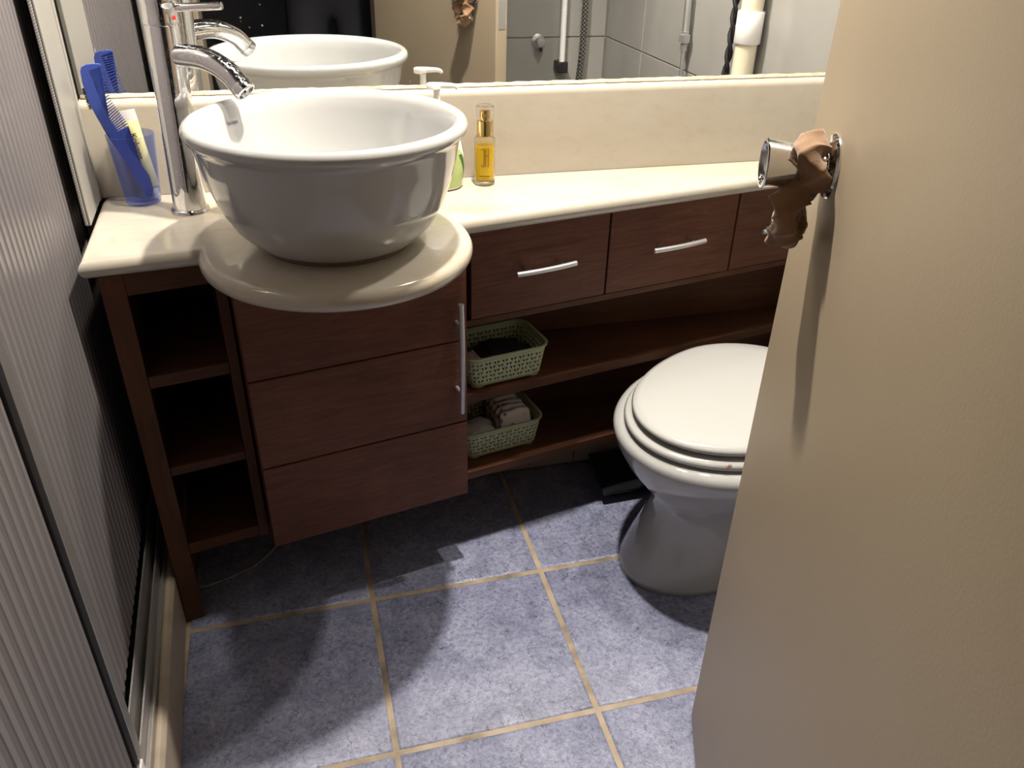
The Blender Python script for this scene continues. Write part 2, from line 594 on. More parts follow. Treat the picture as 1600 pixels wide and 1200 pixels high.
zr = [-0.04 + TH * k for k in range(0, 7)]
for k in range(6):
    z0, z1 = max(0.0, zr[k]) + WG / 2, min(ZC, zr[k + 1]) - WG / 2
    y = YF
    while y < YB - 0.01:
        y1 = min(y + TW, YB)
        if y1 - y > 0.03:
            o = bpy.data.objects.new('tile', wtile(y1 - y - WG, z1 - z0, 'x'))
            link(o, wall_right, (XR, y + WG / 2, z0))
        y += TW
    for wall, xa, xb in ((wall_front2, DX1 + 0.045, XR - 0.008),):
        x = xb
        while x > xa + 0.01:
            x0 = max(x - 0.40, xa)
            if x - x0 > 0.03:
                o = bpy.data.objects.new('tile', wtile(x - x0 - WG, z1 - z0, 'y'))
                link(o, wall, (x0 + WG / 2, YF, z0))
            x -= 0.40

# skirting tiles low on the back wall
bm = BM(); box(bm, -0.3, XR, YB - 0.004, YB, 0, 0.118)
bb = struct('baseboard_back', bm, m_wallgrout)
x = 0.578 - 4 * 0.3
while x < XR - 0.02:
    x0, x1 = max(x, -0.29), min(x + 0.3, XR - 0.001)
    if x1 - x0 > 0.02:
        bm = BM(); box(bm, x0 + 0.0015, x1 - 0.0015, YB - 0.011, YB - 0.003, 0.002, 0.115)
        obj('tile', bm, mat_skirt if 'mat_skirt' in globals() else m_curb, bb, bevel=0.0015, segs=1)
    x += 0.3

# doorway trim
bm = BM()
box(bm, DX0, DX0 + 0.03, YF - 0.12, YF + 0.012, 0, DZ)
struct('trim_1', bm, m_frame, bevel=0.003)
bm = BM()
box(bm, DX1 - 0.001, DX1 + 0.04, YF - 0.12, YF + 0.012, 0, DZ)
struct('trim_2', bm, m_frame, bevel=0.003)
bm = BM()
box(bm, DX0, DX1 + 0.04, YF - 0.12, YF + 0.012, DZ - 0.03, DZ + 0.02)
struct('trim_3', bm, m_frame, bevel=0.003)

# dark hall beyond the doorway
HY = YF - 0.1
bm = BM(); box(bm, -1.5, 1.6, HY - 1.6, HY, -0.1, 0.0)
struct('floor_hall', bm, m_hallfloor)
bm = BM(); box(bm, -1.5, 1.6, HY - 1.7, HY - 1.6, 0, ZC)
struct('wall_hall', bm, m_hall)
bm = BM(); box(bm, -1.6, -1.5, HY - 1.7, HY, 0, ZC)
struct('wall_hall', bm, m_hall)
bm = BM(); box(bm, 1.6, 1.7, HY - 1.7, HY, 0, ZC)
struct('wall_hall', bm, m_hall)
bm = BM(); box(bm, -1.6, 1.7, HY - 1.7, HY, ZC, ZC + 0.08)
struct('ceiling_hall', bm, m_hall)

# ------------------------------------------------------------------ door
DE = Vector((0.544, -0.680, 0)); DA = radians(21.6)
DD = Vector((-sin(DA), -cos(DA), 0)); DN = Vector((-cos(DA), sin(DA), 0)); DU = Vector((0, 0, 1))


def DP(s, off, z): return DE + DD * s + DN * off + DU * z


door = thing('door_1', DP(0.645, 0, 0), 'beige painted flush door standing open with a chrome knob', 'door', kind='structure')
bm = BM()
q = [DP(0, 0, 0), DP(0.648, 0, 0), DP(0.648, -0.035, 0), DP(0, -0.035, 0)]
prism(bm, [(p.x, p.y) for p in q], 0.008, 2.02)
obj('door_leaf', bm, m_door, door, bevel=0.002)
KS, KZ = 0.10, 0.951
for side in (1, -1):
    o0 = 0.0 if side == 1 else -0.035
    ax = DN * side
    bm = BM()
    lathe(bm, [(0.0305, -0.0005), (0.0305, 0.0015), (0.029, 0.0035), (0.021, 0.0052), (0.0145, 0.0062), (0.0145, 0.0067)], DP(KS, o0, KZ), ax, 48)
    rose = obj('knob_rose', bm, m_chrome, door, smooth=True, ang=30)
    bm = BM()
    lathe(bm, [(0.0105, 0.0), (0.0105, 0.027), (0.0172, 0.0285), (0.0190, 0.032), (0.0232, 0.060), (0.0238, 0.0625), (0.0230, 0.0640),
               (0.0206, 0.0640), (0.0198, 0.0626), (0.0188, 0.0595), (0.015, 0.0560), (0.0095, 0.0545), (0.0090, 0.0575), (0.004, 0.0580)], DP(KS, o0, KZ), ax, 48)
    obj('knob', bm, m_chrome, door, smooth=True, ang=40)
bm = BM()
prism(bm, [(p.x, p.y) for p in (DP(-0.0012, -0.008, 0), DP(0.002, -0.008, 0), DP(0.002, -0.027, 0), DP(-0.0012, -0.027, 0))], 0.87, 1.04)
obj('latch_plate', bm, m_steel, door)

# scrunchie: a ruffled cloth loop twisted once around the knob's neck, its second loop hanging
pts = []
NS = 300
rnd = random.Random(3)


def figure8(t):
    a = 2 * pi * t
    if t < 0.5:                       # around the neck, starting underneath
        b = -pi / 2 + 2 * pi * (t / 0.5)
        return DP(KS + 0.0195 * cos(b), 0.021 + 0.004 * sin(2 * b), KZ + 0.0195 * sin(b))
    b = pi / 2 - 2 * pi * ((t - 0.5) / 0.5)
    return DP(KS + 0.004 + 0.0135 * cos(b), 0.031 + 0.005 * cos(b), KZ - 0.0445 + 0.0265 * sin(b))


loop = [figure8(k / NS) for k in range(NS)]
rings = []
SEG = 36
for i in range(NS):
    p = loop[i]
    d = (loop[(i + 1) % NS] - loop[i - 1]).normalized()
    u = (DN - d * DN.dot(d)).normalized(); w = d.cross(u)
    t = 2 * pi * i / NS
    ring = []
    for k in range(SEG):
        a = 2 * pi * k / SEG
        f1 = 1 - abs(sin(5 * t + 1.0 * a + 0.8 * sin(2 * t + 1))); f2 = 1 - abs(sin(8.5 * t - 1.0 * a + 1.0 + 0.6 * sin(3 * t))); f3 = sin(4 * t + 2 * a) + 0.6 * sin(7 * t - 3 * a)
        ru = 0.0090 + 0.0058 * f1 ** 1.4 + 0.0034 * f2 ** 1.5 + 0.0012 * f3
        ring.append(p + u * (ru * cos(a) * 1.15) + w * (ru * sin(a) * 0.95))
    rings.append(ring)
bm = BM(); loft(bm, rings, closed=True)
o = obj('hair_scrunchie', bm, m_fabric, base=DP(KS, 0.025, KZ - 0.07), smooth=True, ang=180)
tag(o, 'brown velvet hair scrunchie twisted around the neck of the chrome door knob', 'scrunchie')

# ------------------------------------------------------------------ mirror, backsplash, countertop
XL0 = -0.304
mir = thing('mirror', (0.4, 0.025, 0.878), 'large frameless wall mirror above the marble backsplash', 'mirror')
bm = BM(); box(bm, XL0, XR - 0.002, 0.0201, 0.026, 0.8805, 1.9)
obj('mirror_glass', bm, m_mirror, mir)
bm = BM(); box(bm, XL0, XR - 0.002, 0.026, 0.048, 0.8805, 1.9)
obj('mirror_backing', bm, m_darkplastic, mir)
bm = BM()
_rg = []
for k in range(121):
    x = XL0 + 0.002 + (XR - 0.006 - XL0) * k / 120
    h_ = 0.8812 + random.uniform(-0.0007, 0.0007); w_ = 0.0125 + random.uniform(-0.0012, 0.0012)
    _rg.append([(x, 0.0200, 0.8752), (x, 0.0200, h_), (x, w_ + 0.003, h_ - 0.0012), (x, w_, 0.8772), (x, w_ - 0.001, 0.8751)])
loft(bm, _rg)
obj('sealant_bead', bm, m_bead, mir, smooth=True, ang=180).__setitem__('label', 'dirty sealant bead along the lower edge')

bm = BM()
ys = [(0.0, 0.7205), (0.0, 0.862)] + [(0.013 - 0.013 * cos(a), 0.862 + 0.013 * sin(a)) for a in [radians(d) for d in (15, 30, 45, 60, 75, 90)]] + [(0.049, 0.875), (0.049, 0.7205)]
loft(bm, [[(x, y, z) for y, z in ys] for x in (XL0, XL0 + 0.004, XR - 0.002)])
sp = obj('backsplash', bm, m_splash, base=(0.4, 0.02, 0.7205), smooth=True, ang=40)
tag(sp, 'upright cream marble backsplash under the mirror', 'backsplash')

ZT, TH_C = 0.72, 0.030
DCX, DCY, DR = 0.063, -0.262, 0.2005
front_t = -0.0285
s1 = None
# right line / disc intersection
best = []
for k in range(0, 4000):
    s = 0.1 + k * 0.0001
    p = W(s, front_t)
    if abs(hypot(p[0] - DCX, p[1] - DCY) - DR) < 0.0003 and p[0] > DCX: best.append(s)
sR = best[-1]
pR = W(sR, front_t)
LF0, LF1 = (-0.2945, -0.2805), (-0.128, -0.2615)
# left line / disc intersection
for k in range(4000):
    f = k / 4000
    pL = (LF0[0] + (LF1[0] - LF0[0]) * f * 1.5, LF0[1] + (LF1[1] - LF0[1]) * f * 1.5)
    if hypot(pL[0] - DCX, pL[1] - DCY) < DR: break
a0 = atan2(pL[1] - DCY, pL[0] - DCX); a1 = atan2(pR[1] - DCY, pR[0] - DCX)
if a0 > 0: a0 -= 2 * pi
outline = [(XL0, -0.0005), LF0]
NA = 72
for k in range(NA + 1):
    a = a0 + (a1 - a0) * k / NA
    outline.append((DCX + DR * cos(a), DCY + DR * sin(a)))
sE = (XR - 0.002 + front_t * EY) / EX
outline += [W(sE, front_t), (XR - 0.002, -0.0005)]
# smooth the inner corner at the right a little by the bevel below
no = len(outline)
nrm = []
for i, p in enumerate(outline):
    p0, p1 = outline[i - 1], outline[(i + 1) % no]
    e0 = Vector((p[0] - p0[0], p[1] - p0[1])).normalized(); e1 = Vector((p1[0] - p[0], p1[1] - p[1])).normalized()
    n0, n1 = Vector((-e0.y, e0.x)), Vector((-e1.y, e1.x))
    if i == 0: n0 = Vector((0, 0))
    mvec = n0 + n1
    k = 1.0 / max(0.5, 1 + n0.dot(n1)) if i not in (0, no - 1, no - 2) else 1.0
    if i == 0: mvec = Vector((1, 0))
    if i == no - 1: mvec = Vector((0, 0))
    if i == no - 2: mvec = n0
    nrm.append(mvec * k)
RB = 0.0142


def off_ring(d, z): return [(p[0] + n_.x * d, p[1] + n_.y * d, z) for p, n_ in zip(outline, nrm)]


rings = []
for dg in (0, 15, 30, 45, 60, 75, 90): rings.append(off_ring(RB * (1 - sin(radians(dg))), ZT - TH_C + RB * (1 - cos(radians(dg)))))
for dg in (0, 15, 30, 45, 60, 75, 90): rings.append(off_ring(RB * (1 - cos(radians(dg))), ZT - RB * (1 - sin(radians(dg)))))
bm = BM()
loft(bm, rings)
ct = obj('countertop', bm, m_marble, base=(0.2, -0.1, ZT - TH_C), smooth=True, ang=35)
tag(ct, 'cream marble vanity top with a round bulge under the basin', 'countertop')

# ------------------------------------------------------------------ vanity: open shelves, door cabinet, drawers
ZU = ZT - TH_C - 0.0005
ST = 0.027
u1 = thing('open_shelf_unit', (*W(-0.2, 0.1), 0), 'narrow brown wooden unit of open shelves beside the shower screen', 'shelf unit')
sl = xl(-0.03, -0.305)
bm = BM()
prism(bm, [(-0.2765, -0.2675), W(-0.2435, ST), W(-0.2435, ST + 0.02), W(-0.258, ST + 0.02), (-0.272, 0.03), (-0.2905, 0.03)], 0.0005, ZU)
obj('side_panel', bm, m_woodv, u1, bevel=0.0015)
bm = BM(); prism(bm, [W(-0.2433, ST), W(-0.123, ST), W(-0.123, ST + 0.018), W(-0.2433, ST + 0.018)], 0.655, ZU)
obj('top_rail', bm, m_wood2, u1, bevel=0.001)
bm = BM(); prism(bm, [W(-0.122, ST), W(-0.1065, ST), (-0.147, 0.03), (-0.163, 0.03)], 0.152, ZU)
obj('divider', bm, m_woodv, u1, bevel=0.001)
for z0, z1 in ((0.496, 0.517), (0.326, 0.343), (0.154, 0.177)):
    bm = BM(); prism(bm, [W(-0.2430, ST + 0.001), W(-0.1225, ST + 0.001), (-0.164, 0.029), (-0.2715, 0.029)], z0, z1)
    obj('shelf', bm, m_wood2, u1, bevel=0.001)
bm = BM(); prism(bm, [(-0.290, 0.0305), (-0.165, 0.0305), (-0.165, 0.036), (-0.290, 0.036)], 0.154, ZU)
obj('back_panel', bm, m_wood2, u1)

u2 = thing('door_cabinet', (*W(0.08, 0.1), 0.17), 'dark brown vanity cabinet with one boarded door below the basin', 'cabinet')
CT = -0.034
bm = BM()
S0, S1 = -0.1055, 0.2635
prism(bm, [W(S0 + 0.001, CT + 0.02), W(S1 - 0.001, CT + 0.02), W(S1 - 0.001, 0.225), (-0.1455, 0.035)], 0.1705, ZU)
obj('carcass', bm, m_wood, u2, bevel=0.001)
bm = BM(); vbox(bm, S0, S1, CT + 0.012, CT + 0.0195, 0.1700, ZU)
dr = obj('cabinet_door', bm, m_wood, u2)
for z0, z1 in ((0.1700, 0.3375), (0.3400, 0.5055), (0.5080, ZU)):
    bm = BM(); vbox(bm, S0, S1, CT, CT + 0.012, z0, z1)
    obj('board', bm, m_wood, dr, bevel=0.0012, segs=1)


def handle(parent, A, B, posts, out, name='handle', bow=0.0035, r=0.0048):
    """bowed bar from A to B (s, z); posts: list of (s, z); out: t of bar"""
    bm = BM()
    pp = []
    for k in range(13):
        f = k / 12
        s = A[0] + (B[0] - A[0]) * f; z = A[1] + (B[1] - A[1]) * f
        t = out - bow * (1 - (2 * f - 1) ** 2) + bow * 0.5
        pp.append((*W(s, t), z))
    tube(bm, pp, r, 14)
    h = obj(name, bm, m_steel, parent, smooth=True, ang=50)
    return h


def post(bm, s, z, t0, t1, r=0.0036):
    a = W(s, t0); b = W(s, t1)
    lathe(bm, [(r, 0), (r, hypot(a[0] - b[0], a[1] - b[1]))], (a[0], a[1], z), (b[0] - a[0], b[1] - a[1], 0), 12)


h = handle(dr, (0.2435, 0.588), (0.2435, 0.376), [], CT - 0.026)
h['label'] = 'long vertical steel bar handle'
for pz in (0.545, 0.415):
    bm = BM(); post(bm, 0.2435, pz, CT + 0.001, CT - 0.024)
    obj('handle_post', bm, m_steel, dr, smooth=True, ang=50)

u3 = thing('drawer_cabinet', (*W(0.65, 0.12), 0.17), 'wooden vanity run with three drawers above two open shelves behind the toilet', 'cabinet')
SE = 1.062
bm = BM()
prism(bm, [W(S1 + 0.002, 0.019), W(SE, 0.019), (XR - 0.003, 0.035), (W(S1 + 0.002, 0.019)[0] - 0.04, 0.035)], 0.5125, ZU)
obj('drawer_box', bm, m_wood, u3)
bm = BM(); vbox(bm, S1 + 0.0015, SE, 0.004, 0.022, 0.509, 0.5215)
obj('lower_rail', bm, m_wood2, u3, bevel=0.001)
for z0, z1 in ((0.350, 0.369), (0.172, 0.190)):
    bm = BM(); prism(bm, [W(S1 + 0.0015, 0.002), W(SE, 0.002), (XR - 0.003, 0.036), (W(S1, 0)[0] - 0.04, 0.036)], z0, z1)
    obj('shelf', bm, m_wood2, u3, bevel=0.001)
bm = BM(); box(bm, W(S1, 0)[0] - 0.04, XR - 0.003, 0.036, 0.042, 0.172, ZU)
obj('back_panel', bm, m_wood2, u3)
for s0, s1_, hc in ((0.2865, 0.5580, 0.421), (0.5615, 0.8485, 0.703), (0.8520, 1.060, 0.96)):
    bm = BM(); vbox(bm, s0, s1_, 0.0, 0.018, 0.5240, ZU - 0.003)
    d = obj('drawer', bm, m_wood, u3, bevel=0.0012, segs=1)
    handle(d, (hc - 0.058, 0.606), (hc + 0.058, 0.609), [], -0.025)
    for ps, pz in ((hc - 0.033, 0.6055), (hc + 0.033, 0.6085)):
        bm = BM(); post(bm, ps, pz, 0.001, -0.024)
        obj('handle_post', bm, m_steel, d, smooth=True, ang=50)

# ------------------------------------------------------------------ wash basin
BX, BY = 0.063, -0.262
basin = thing('wash_basin', (BX, BY, ZT), 'white ceramic vessel basin standing on the round marble bulge', 'basin')
outer = [(0.098, 0.0025), (0.112, 0.006), (0.128, 0.017), (0.145, 0.036), (0.160, 0.064), (0.171, 0.096), (0.1785, 0.128), (0.1825, 0.150), (0.1855, 0.158)]
lip = [(0.184 + 0.0105 * cos(radians(a)), 0.1685 + 0.0105 * sin(radians(a))) for a in (-50, -25, 0, 25, 50, 75, 100, 125, 150)]
inner = [(0.171, 0.166), (0.168, 0.150), (0.162, 0.122), (0.152, 0.088), (0.136, 0.055), (0.112, 0.030), (0.08, 0.0165), (0.045, 0.011), (0.022, 0.009)]
bm = BM(); lathe(bm, outer + lip + inner, (BX, BY, ZT), seg=96)
obj('bowl', bm, m_ceramic, basin, smooth=True, ang=180)
bm = BM(); lathe(bm, [(0.1085, 0.0003), (0.1095, 0.0022), (0.1085, 0.0042), (0.100, 0.0050)], (BX, BY, ZT), seg=80)
obj('sealant_ring', bm, m_sealant, basin, smooth=True)['label'] = 'stained brown sealant ring under the bowl'
bm = BM(); lathe(bm, [(0.024, 0.009), (0.024, 0.0115), (0.020, 0.0125), (0.018, 0.011), (0.002, 0.011)], (BX, BY, ZT), seg=36)
obj('drain', bm, m_chrome, basin, smooth=True)


def text_obj(name, s, size, fn, m, parent, thick=0.0, sx=1.0, center=True):
    """lettering as flat mesh; fn maps (x, y) of the text plane to a world point"""
    cu = bpy.data.curves.new('lettering', 'FONT')
    cu.body = s
    cu.size = size
    cu.align_x = 'CENTER' if center else 'LEFT'
    cu.align_y = 'CENTER'
    cu.resolution_u = 3
    tmp = bpy.data.objects.new('lettering', cu)
    C.objects.link(tmp)
    dg = bpy.context.evaluated_depsgraph_get()
    dg.update()
    me = bpy.data.meshes.new_from_object(tmp.evaluated_get(dg))
    bm = BM(); bm.from_mesh(me)
    bpy.data.objects.remove(tmp)
    bpy.data.meshes.remove(me)
    for vtx in bm.verts:
        vtx.co = fn(vtx.co.x * sx, vtx.co.y)
    return obj(name, bm, m, parent, recalc=False)


phi = radians(142)


def on_bowl(x, y):
    z = 0.151 + y
    # slope of the inner wall between known points
    r = 0.168 + (z - 0.150) * 0.22 - 0.0006
    a = phi - x / r
    return Vector((BX + r * cos(a), BY + r * sin(a), ZT + z))


text_obj('logo_print', 'Incepa', 0.0085, on_bowl, m_inkblue, basin)

# ------------------------------------------------------------------ tap
FX, FY = -0.157, -0.090
tap = thing('basin_tap', (FX, FY, ZT), 'tall chrome basin mixer tap beside the white bowl', 'tap')
tap.rotation_euler = (0, 0.030, 0)
bm = BM(); lathe(bm, [(0.0295, 0.0), (0.0295, 0.004), (0.0275, 0.0065), (0.0262, 0.007)], (FX, FY, ZT), seg=48)
obj('base_ring', bm, m_chrome, tap, smooth=True, ang=40)
bm = BM(); lathe(bm, [(0.0255, 0.004), (0.0255, 0.274), (0.0248, 0.276)], (FX, FY, ZT), seg=56)
obj('column', bm, m_chrome, tap, smooth=True, ang=40)
bm = BM(); lathe(bm, [(0.0250, 0.276), (0.0266, 0.2775), (0.0268, 0.2845), (0.0262, 0.286), (0.0262, 0.302), (0.0270, 0.305), (0.0270, 0.316), (0.024, 0.322), (0.012, 0.326), (0.003, 0.327)], (FX, FY, ZT), seg=56)
obj('cartridge_cap', bm, m_chrome, tap, smooth=True, ang=40)
sd = Vector((0.11, -0.078, 0)).normalized()
sp_pts = [Vector((FX, FY, ZT + 0.236)) + sd * 0.012, Vector((FX, FY, ZT + 0.2375)) + sd * 0.05, Vector((FX, FY, ZT + 0.2335)) + sd * 0.078, Vector((FX, FY, ZT + 0.2215)) + sd * 0.105, Vector((FX, FY, ZT + 0.206)) + sd * 0.122]
bm = BM(); tube(bm, spline(sp_pts, 8), 0.0158, 32)
spout = obj('spout', bm, m_chrome, tap, smooth=True, ang=50)
tdir = (sp_pts[-1] - sp_pts[-2]).normalized()
bm = BM(); lathe(bm, [(0.0157, 0.0), (0.0162, 0.001), (0.0162, 0.0125), (0.0150, 0.0138), (0.0125, 0.0138), (0.0122, 0.009), (0.002, 0.009)], sp_pts[-1], tdir, 32)
obj('aerator', bm, m_chrome, spout, smooth=True, ang=40)
bm = BM()
lv = Vector((0.105, -0.045, 0.012)).normalized()
lvo = Vector((FX, FY, ZT + 0.2965)) + lv * 0.022
lathe(bm, [(0.0056, 0.0), (0.0056, 0.070), (0.0050, 0.0725), (0.001, 0.073)], lvo, lv, 20)
obj('lever', bm, m_chrome, tap, smooth=True, ang=40)
bm = BM()
mkd = Vector((0.72, -0.69, 0)).normalized()
lathe(bm, [(0.0034, 0.0), (0.0034, 0.0008), (0.002, 0.0012)], Vector((FX, FY, ZT + 0.287)) + mkd * 0.0258, mkd, 16)
obj('hot_mark', bm, m_red, tap, smooth=True)['label'] = 'small red hot water mark'

# ------------------------------------------------------------------ tumbler with comb, brush, toothpaste
CX, CY = -0.2335, -0.0325
cup = thing('tumbler', (CX, CY, ZT), 'translucent blue plastic tumbler holding a comb and a tube', 'cup')
bm = BM()
co = [(0.0015, 0.0004), (0.025, 0.0004), (0.0268, 0.002), (0.0272, 0.006), (0.0358, 0.109), (0.0360, 0.1105), (0.0350, 0.1110), (0.0343, 0.109), (0.0257, 0.008), (0.024, 0.006), (0.0015, 0.006)]
lathe(bm, co, (CX, CY, ZT), seg=56)
obj('tumbler_wall', bm, m_bluecup, cup, smooth=True, ang=50)

spine_o = [(-0.2525, 0.9365), (-0.2620, 0.9369), (-0.2711, 0.9359), (-0.2785, 0.9325), (-0.2812, 0.9262), (-0.2822, 0.9102), (-0.2798, 0.8797), (-0.2727, 0.8549), (-0.2630, 0.8306), (-0.2535, 0.8034), (-0.2394, 0.7643), (-0.2290, 0.7330), (-0.2265, 0.7285)]
spine_i = [(-0.2515, 0.9340), (-0.2700, 0.9275), (-0.2668, 0.9055), (-0.2625, 0.8769), (-0.2557, 0.8543), (-0.2486, 0.8369), (-0.2400, 0.8405), (-0.2308, 0.8442), (-0.2350, 0.8370), (-0.2385, 0.8300), (-0.2390, 0.8190), (-0.2375, 0.8080), (-0.2310, 0.7950), (-0.2240, 0.7800), (-0.2170, 0.7640), (-0.2150, 0.7430), (-0.2185, 0.7310), (-0.2230, 0.7280)]
comb = thing('hair_comb', (-0.222, CY, 0.728), 'blue plastic comb with a handle leaning in the tumbler', 'comb')


def cy_at(z): return -0.0345 - 0.006 * (z - 0.72) / 0.21


def plate(bm, poly, th, yoff=0.0):
    f = [bm.verts.new((x, cy_at(z) + yoff - th / 2, z)) for x, z in poly]
    g = [bm.verts.new((x, cy_at(z) + yoff + th / 2, z)) for x, z in poly]
    bm.faces.new(f); bm.faces.new(g[::-1])
    n = len(poly)
    for i in range(n):
        j = (i + 1) % n
        bm.faces.new((f[i], g[i], g[j], f[j]))


bm = BM(); plate(bm, spine_o[::-1] + spine_i, 0.0040)
bmesh.ops.triangulate(bm, faces=[f for f in bm.faces if len(f.verts) > 4])
obj('comb_body', bm, m_blue, comb, bevel=0.0008)
sp_i = spline([(-0.2700, 0, 0.9275), (-0.2668, 0, 0.9055), (-0.2625, 0, 0.8769), (-0.2557, 0, 0.8543), (-0.2486, 0, 0.8369)], 12)
sp_t = spline([(-0.2522, 0, 0.9305), (-0.2507, 0, 0.9100), (-0.2480, 0, 0.8850), (-0.2405, 0, 0.8660), (-0.2312, 0, 0.8463)], 12)
bm = BM()
for k in range(24):
    fi = 1 + 46 * k / 23
    i0 = int(fi); ff = fi - i0
    a, b = sp_i[i0].lerp(sp_i[i0 + 1], ff), sp_t[i0].lerp(sp_t[i0 + 1], ff)
    d = Vector((b.x - a.x, 0, b.z - a.z)); d.normalize()
    w = Vector((-d.z, 0, d.x)) * 0.00092
    aa = Vector((a.x - d.x * 0.001, cy_at(a.z), a.z - d.z * 0.001)); bb2 = Vector((b.x, cy_at(b.z), b.z))
    r0 = [aa + w + Vector((0, -0.0013, 0)), aa - w + Vector((0, -0.0013, 0)), aa - w + Vector((0, 0.0013, 0)), aa + w + Vector((0, 0.0013, 0))]
    w2 = w * 0.62
    r1 = [bb2 + w2 + Vector((0, -0.0005, 0)), bb2 - w2 + Vector((0, -0.0005, 0)), bb2 - w2 + Vector((0, 0.0005, 0)), bb2 + w2 + Vector((0, 0.0005, 0))]
    loft(bm, [r0, r1])
obj('comb_teeth', bm, m_blue, comb)['kind'] = 'stuff'

brush = thing('tint_brush', (-0.219, -0.028, 0.727), 'dark brush with short black bristles standing behind the blue comb', 'brush')
bm = BM()
bp_ = [(-0.2180, -0.028, 0.7275), (-0.2330, -0.029, 0.7600), (-0.2500, -0.030, 0.8000), (-0.2640, -0.032, 0.8350), (-0.2735, -0.033, 0.8700), (-0.2775, -0.034, 0.9040)]
tube(bm, spline(bp_, 8), 0.003, 12, rf=lambda f: 0.0030 + 0.0012 * sin(pi * f))
obj('handle', bm, m_navy, brush, smooth=True, ang=60)
bm = BM()
rb = random.Random(5)
for k in range(150):
    f = rb.random(); row = rb.uniform(-0.003, 0.003)
    a = Vector((-0.2785 + 0.004 * f, -0.0335 + row, 0.902 - 0.030 * f))
    d = Vector((-1, rb.uniform(-0.35, 0.35), -0.25 + rb.uniform(-0.3, 0.25))).normalized()
    b = a + d * (0.0085 + rb.uniform(-0.0012, 0.0012))
    u, vv_ = frame_axes(d)
    r = 0.00035
    loft(bm, [[a + u * r, a - u * r * 0.5 + vv_ * r, a - u * r * 0.5 - vv_ * r], [b + u * r * 0.5, b - u * r * 0.3 + vv_ * r * 0.5, b - u * r * 0.3 - vv_ * r * 0.5]])
obj('bristles', bm, m_black, brush)['kind'] = 'stuff'

tube_t = thing('toothpaste_tube', (-0.2155, -0.0235, 0.7275), 'white and yellow toothpaste tube standing in the blue tumbler', 'toothpaste')
ta = Vector((-0.2145, -0.0260, 0.7275)); tb = Vector((-0.2345, -0.0150, 0.8630))
tdv = (tb - ta).normalized(); tlen = (tb - ta).length
tu = Vector((1, 0.0, 0)); tu = (tu - tdv * tu.dot(tdv)).normalized(); tw = tdv.cross(tu)


def tring(h, hw, ht, n=24):
    c = ta + tdv * h
    return [c + tu * (hw * cos(2 * pi * k / n)) + tw * (ht * sin(2 * pi * k / n)) for k in range(n)]


bm = BM(); loft(bm, [tring(0.0, 0.0070, 0.0070), tring(0.014, 0.0070, 0.0070)])
obj('cap', bm, m_tubew, tube_t, smooth=True, ang=40)
bm = BM(); loft(bm, [tring(0.0145, 0.0050, 0.0050), tring(0.016, 0.0100, 0.0085), tring(0.022, 0.0110, 0.0090), tring(0.075, 0.0112, 0.0088), tring(0.100, 0.0118, 0.0078), tring(0.112, 0.0121, 0.0052), tring(0.120, 0.0123, 0.0020)])
obj('tube_body', bm, m_tubey, tube_t, smooth=True, ang=40)
bm = BM(); loft(bm, [tring(0.1195, 0.0124, 0.0016), tring(0.137, 0.0124, 0.0010)])
obj('crimped_end', bm, m_tubew, tube_t, smooth=True, ang=40)
front = -1 if (tw.y > 0) else 1


def on_tube(x, y):
    # reads from the crimped end down the tube
    h = 0.103 - x
    return ta + tdv * h + tu * (y - 0.001) + tw * (front * (0.0090 * math.sqrt(max(0.05, 1 - (y / 0.0118) ** 2)) + 0.0004))


text_obj('brand_print', 'Kolynos', 0.0145, on_tube, m_inkblack, tube_t, center=False, sx=0.85)

# ------------------------------------------------------------------ soap pump and hair oil
SX, SY = 0.252, -0.049
pump = thing('soap_pump_bottle', (SX, SY, ZT), 'white pump dispenser with green and peach label behind the basin rim', 'soap dispenser')
bm = BM()


def ering(z, a, b, n=40): return [(SX + 0.004 + a * cos(2 * pi * k / n), SY + b * sin(2 * pi * k / n), ZT + z) for k in range(n)]


loft(bm, [ering(0.0005, 0.034, 0.024), ering(0.004, 0.038, 0.0275), ering(0.03, 0.042, 0.030), ering(0.06, 0.0425, 0.030), ering(0.085, 0.037, 0.027), ering(0.105, 0.027, 0.022), ering(0.118, 0.018, 0.017), ering(0.122, 0.0145, 0.0145), ering(0.128, 0.014, 0.014)])
body = obj('bottle', bm, m_plastic_white, pump, smooth=True, ang=60)


def wrap(z0, z1, a0, a1, m, name, off):
    bm = BM()
    prof = [(0.004, 0.038, 0.0275), (0.03, 0.042, 0.030), (0.06, 0.0425, 0.030), (0.085, 0.037, 0.027)]

    def ab(z):
        for (p, q2) in zip(prof, prof[1:]):
            if p[0] <= z <= q2[0]:
                f = (z - p[0]) / (q2[0] - p[0])
                return p[1] + f * (q2[1] - p[1]), p[2] + f * (q2[2] - p[2])
        return prof[-1][1:]
    n, m2 = 24, 12
    g = []
    for j in range(m2 + 1):
        z = z0 + (z1 - z0) * j / m2
        a_, b_ = ab(z)
        row = []
        for i in range(n + 1):
            t = i / n
            aa = radians(a0(j / m2) + (a1(j / m2) - a0(j / m2)) * t)
            row.append(bm.verts.new((SX + 0.004 + (a_ + off) * cos(aa), SY + (b_ + off) * sin(aa), ZT + z)))
        g.append(row)
    for j in range(m2):
        for i in range(n):
            bm.faces.new((g[j][i], g[j][i + 1], g[j + 1][i + 1], g[j + 1][i]))
    return obj(name, bm, m, pump, smooth=True, ang=60)


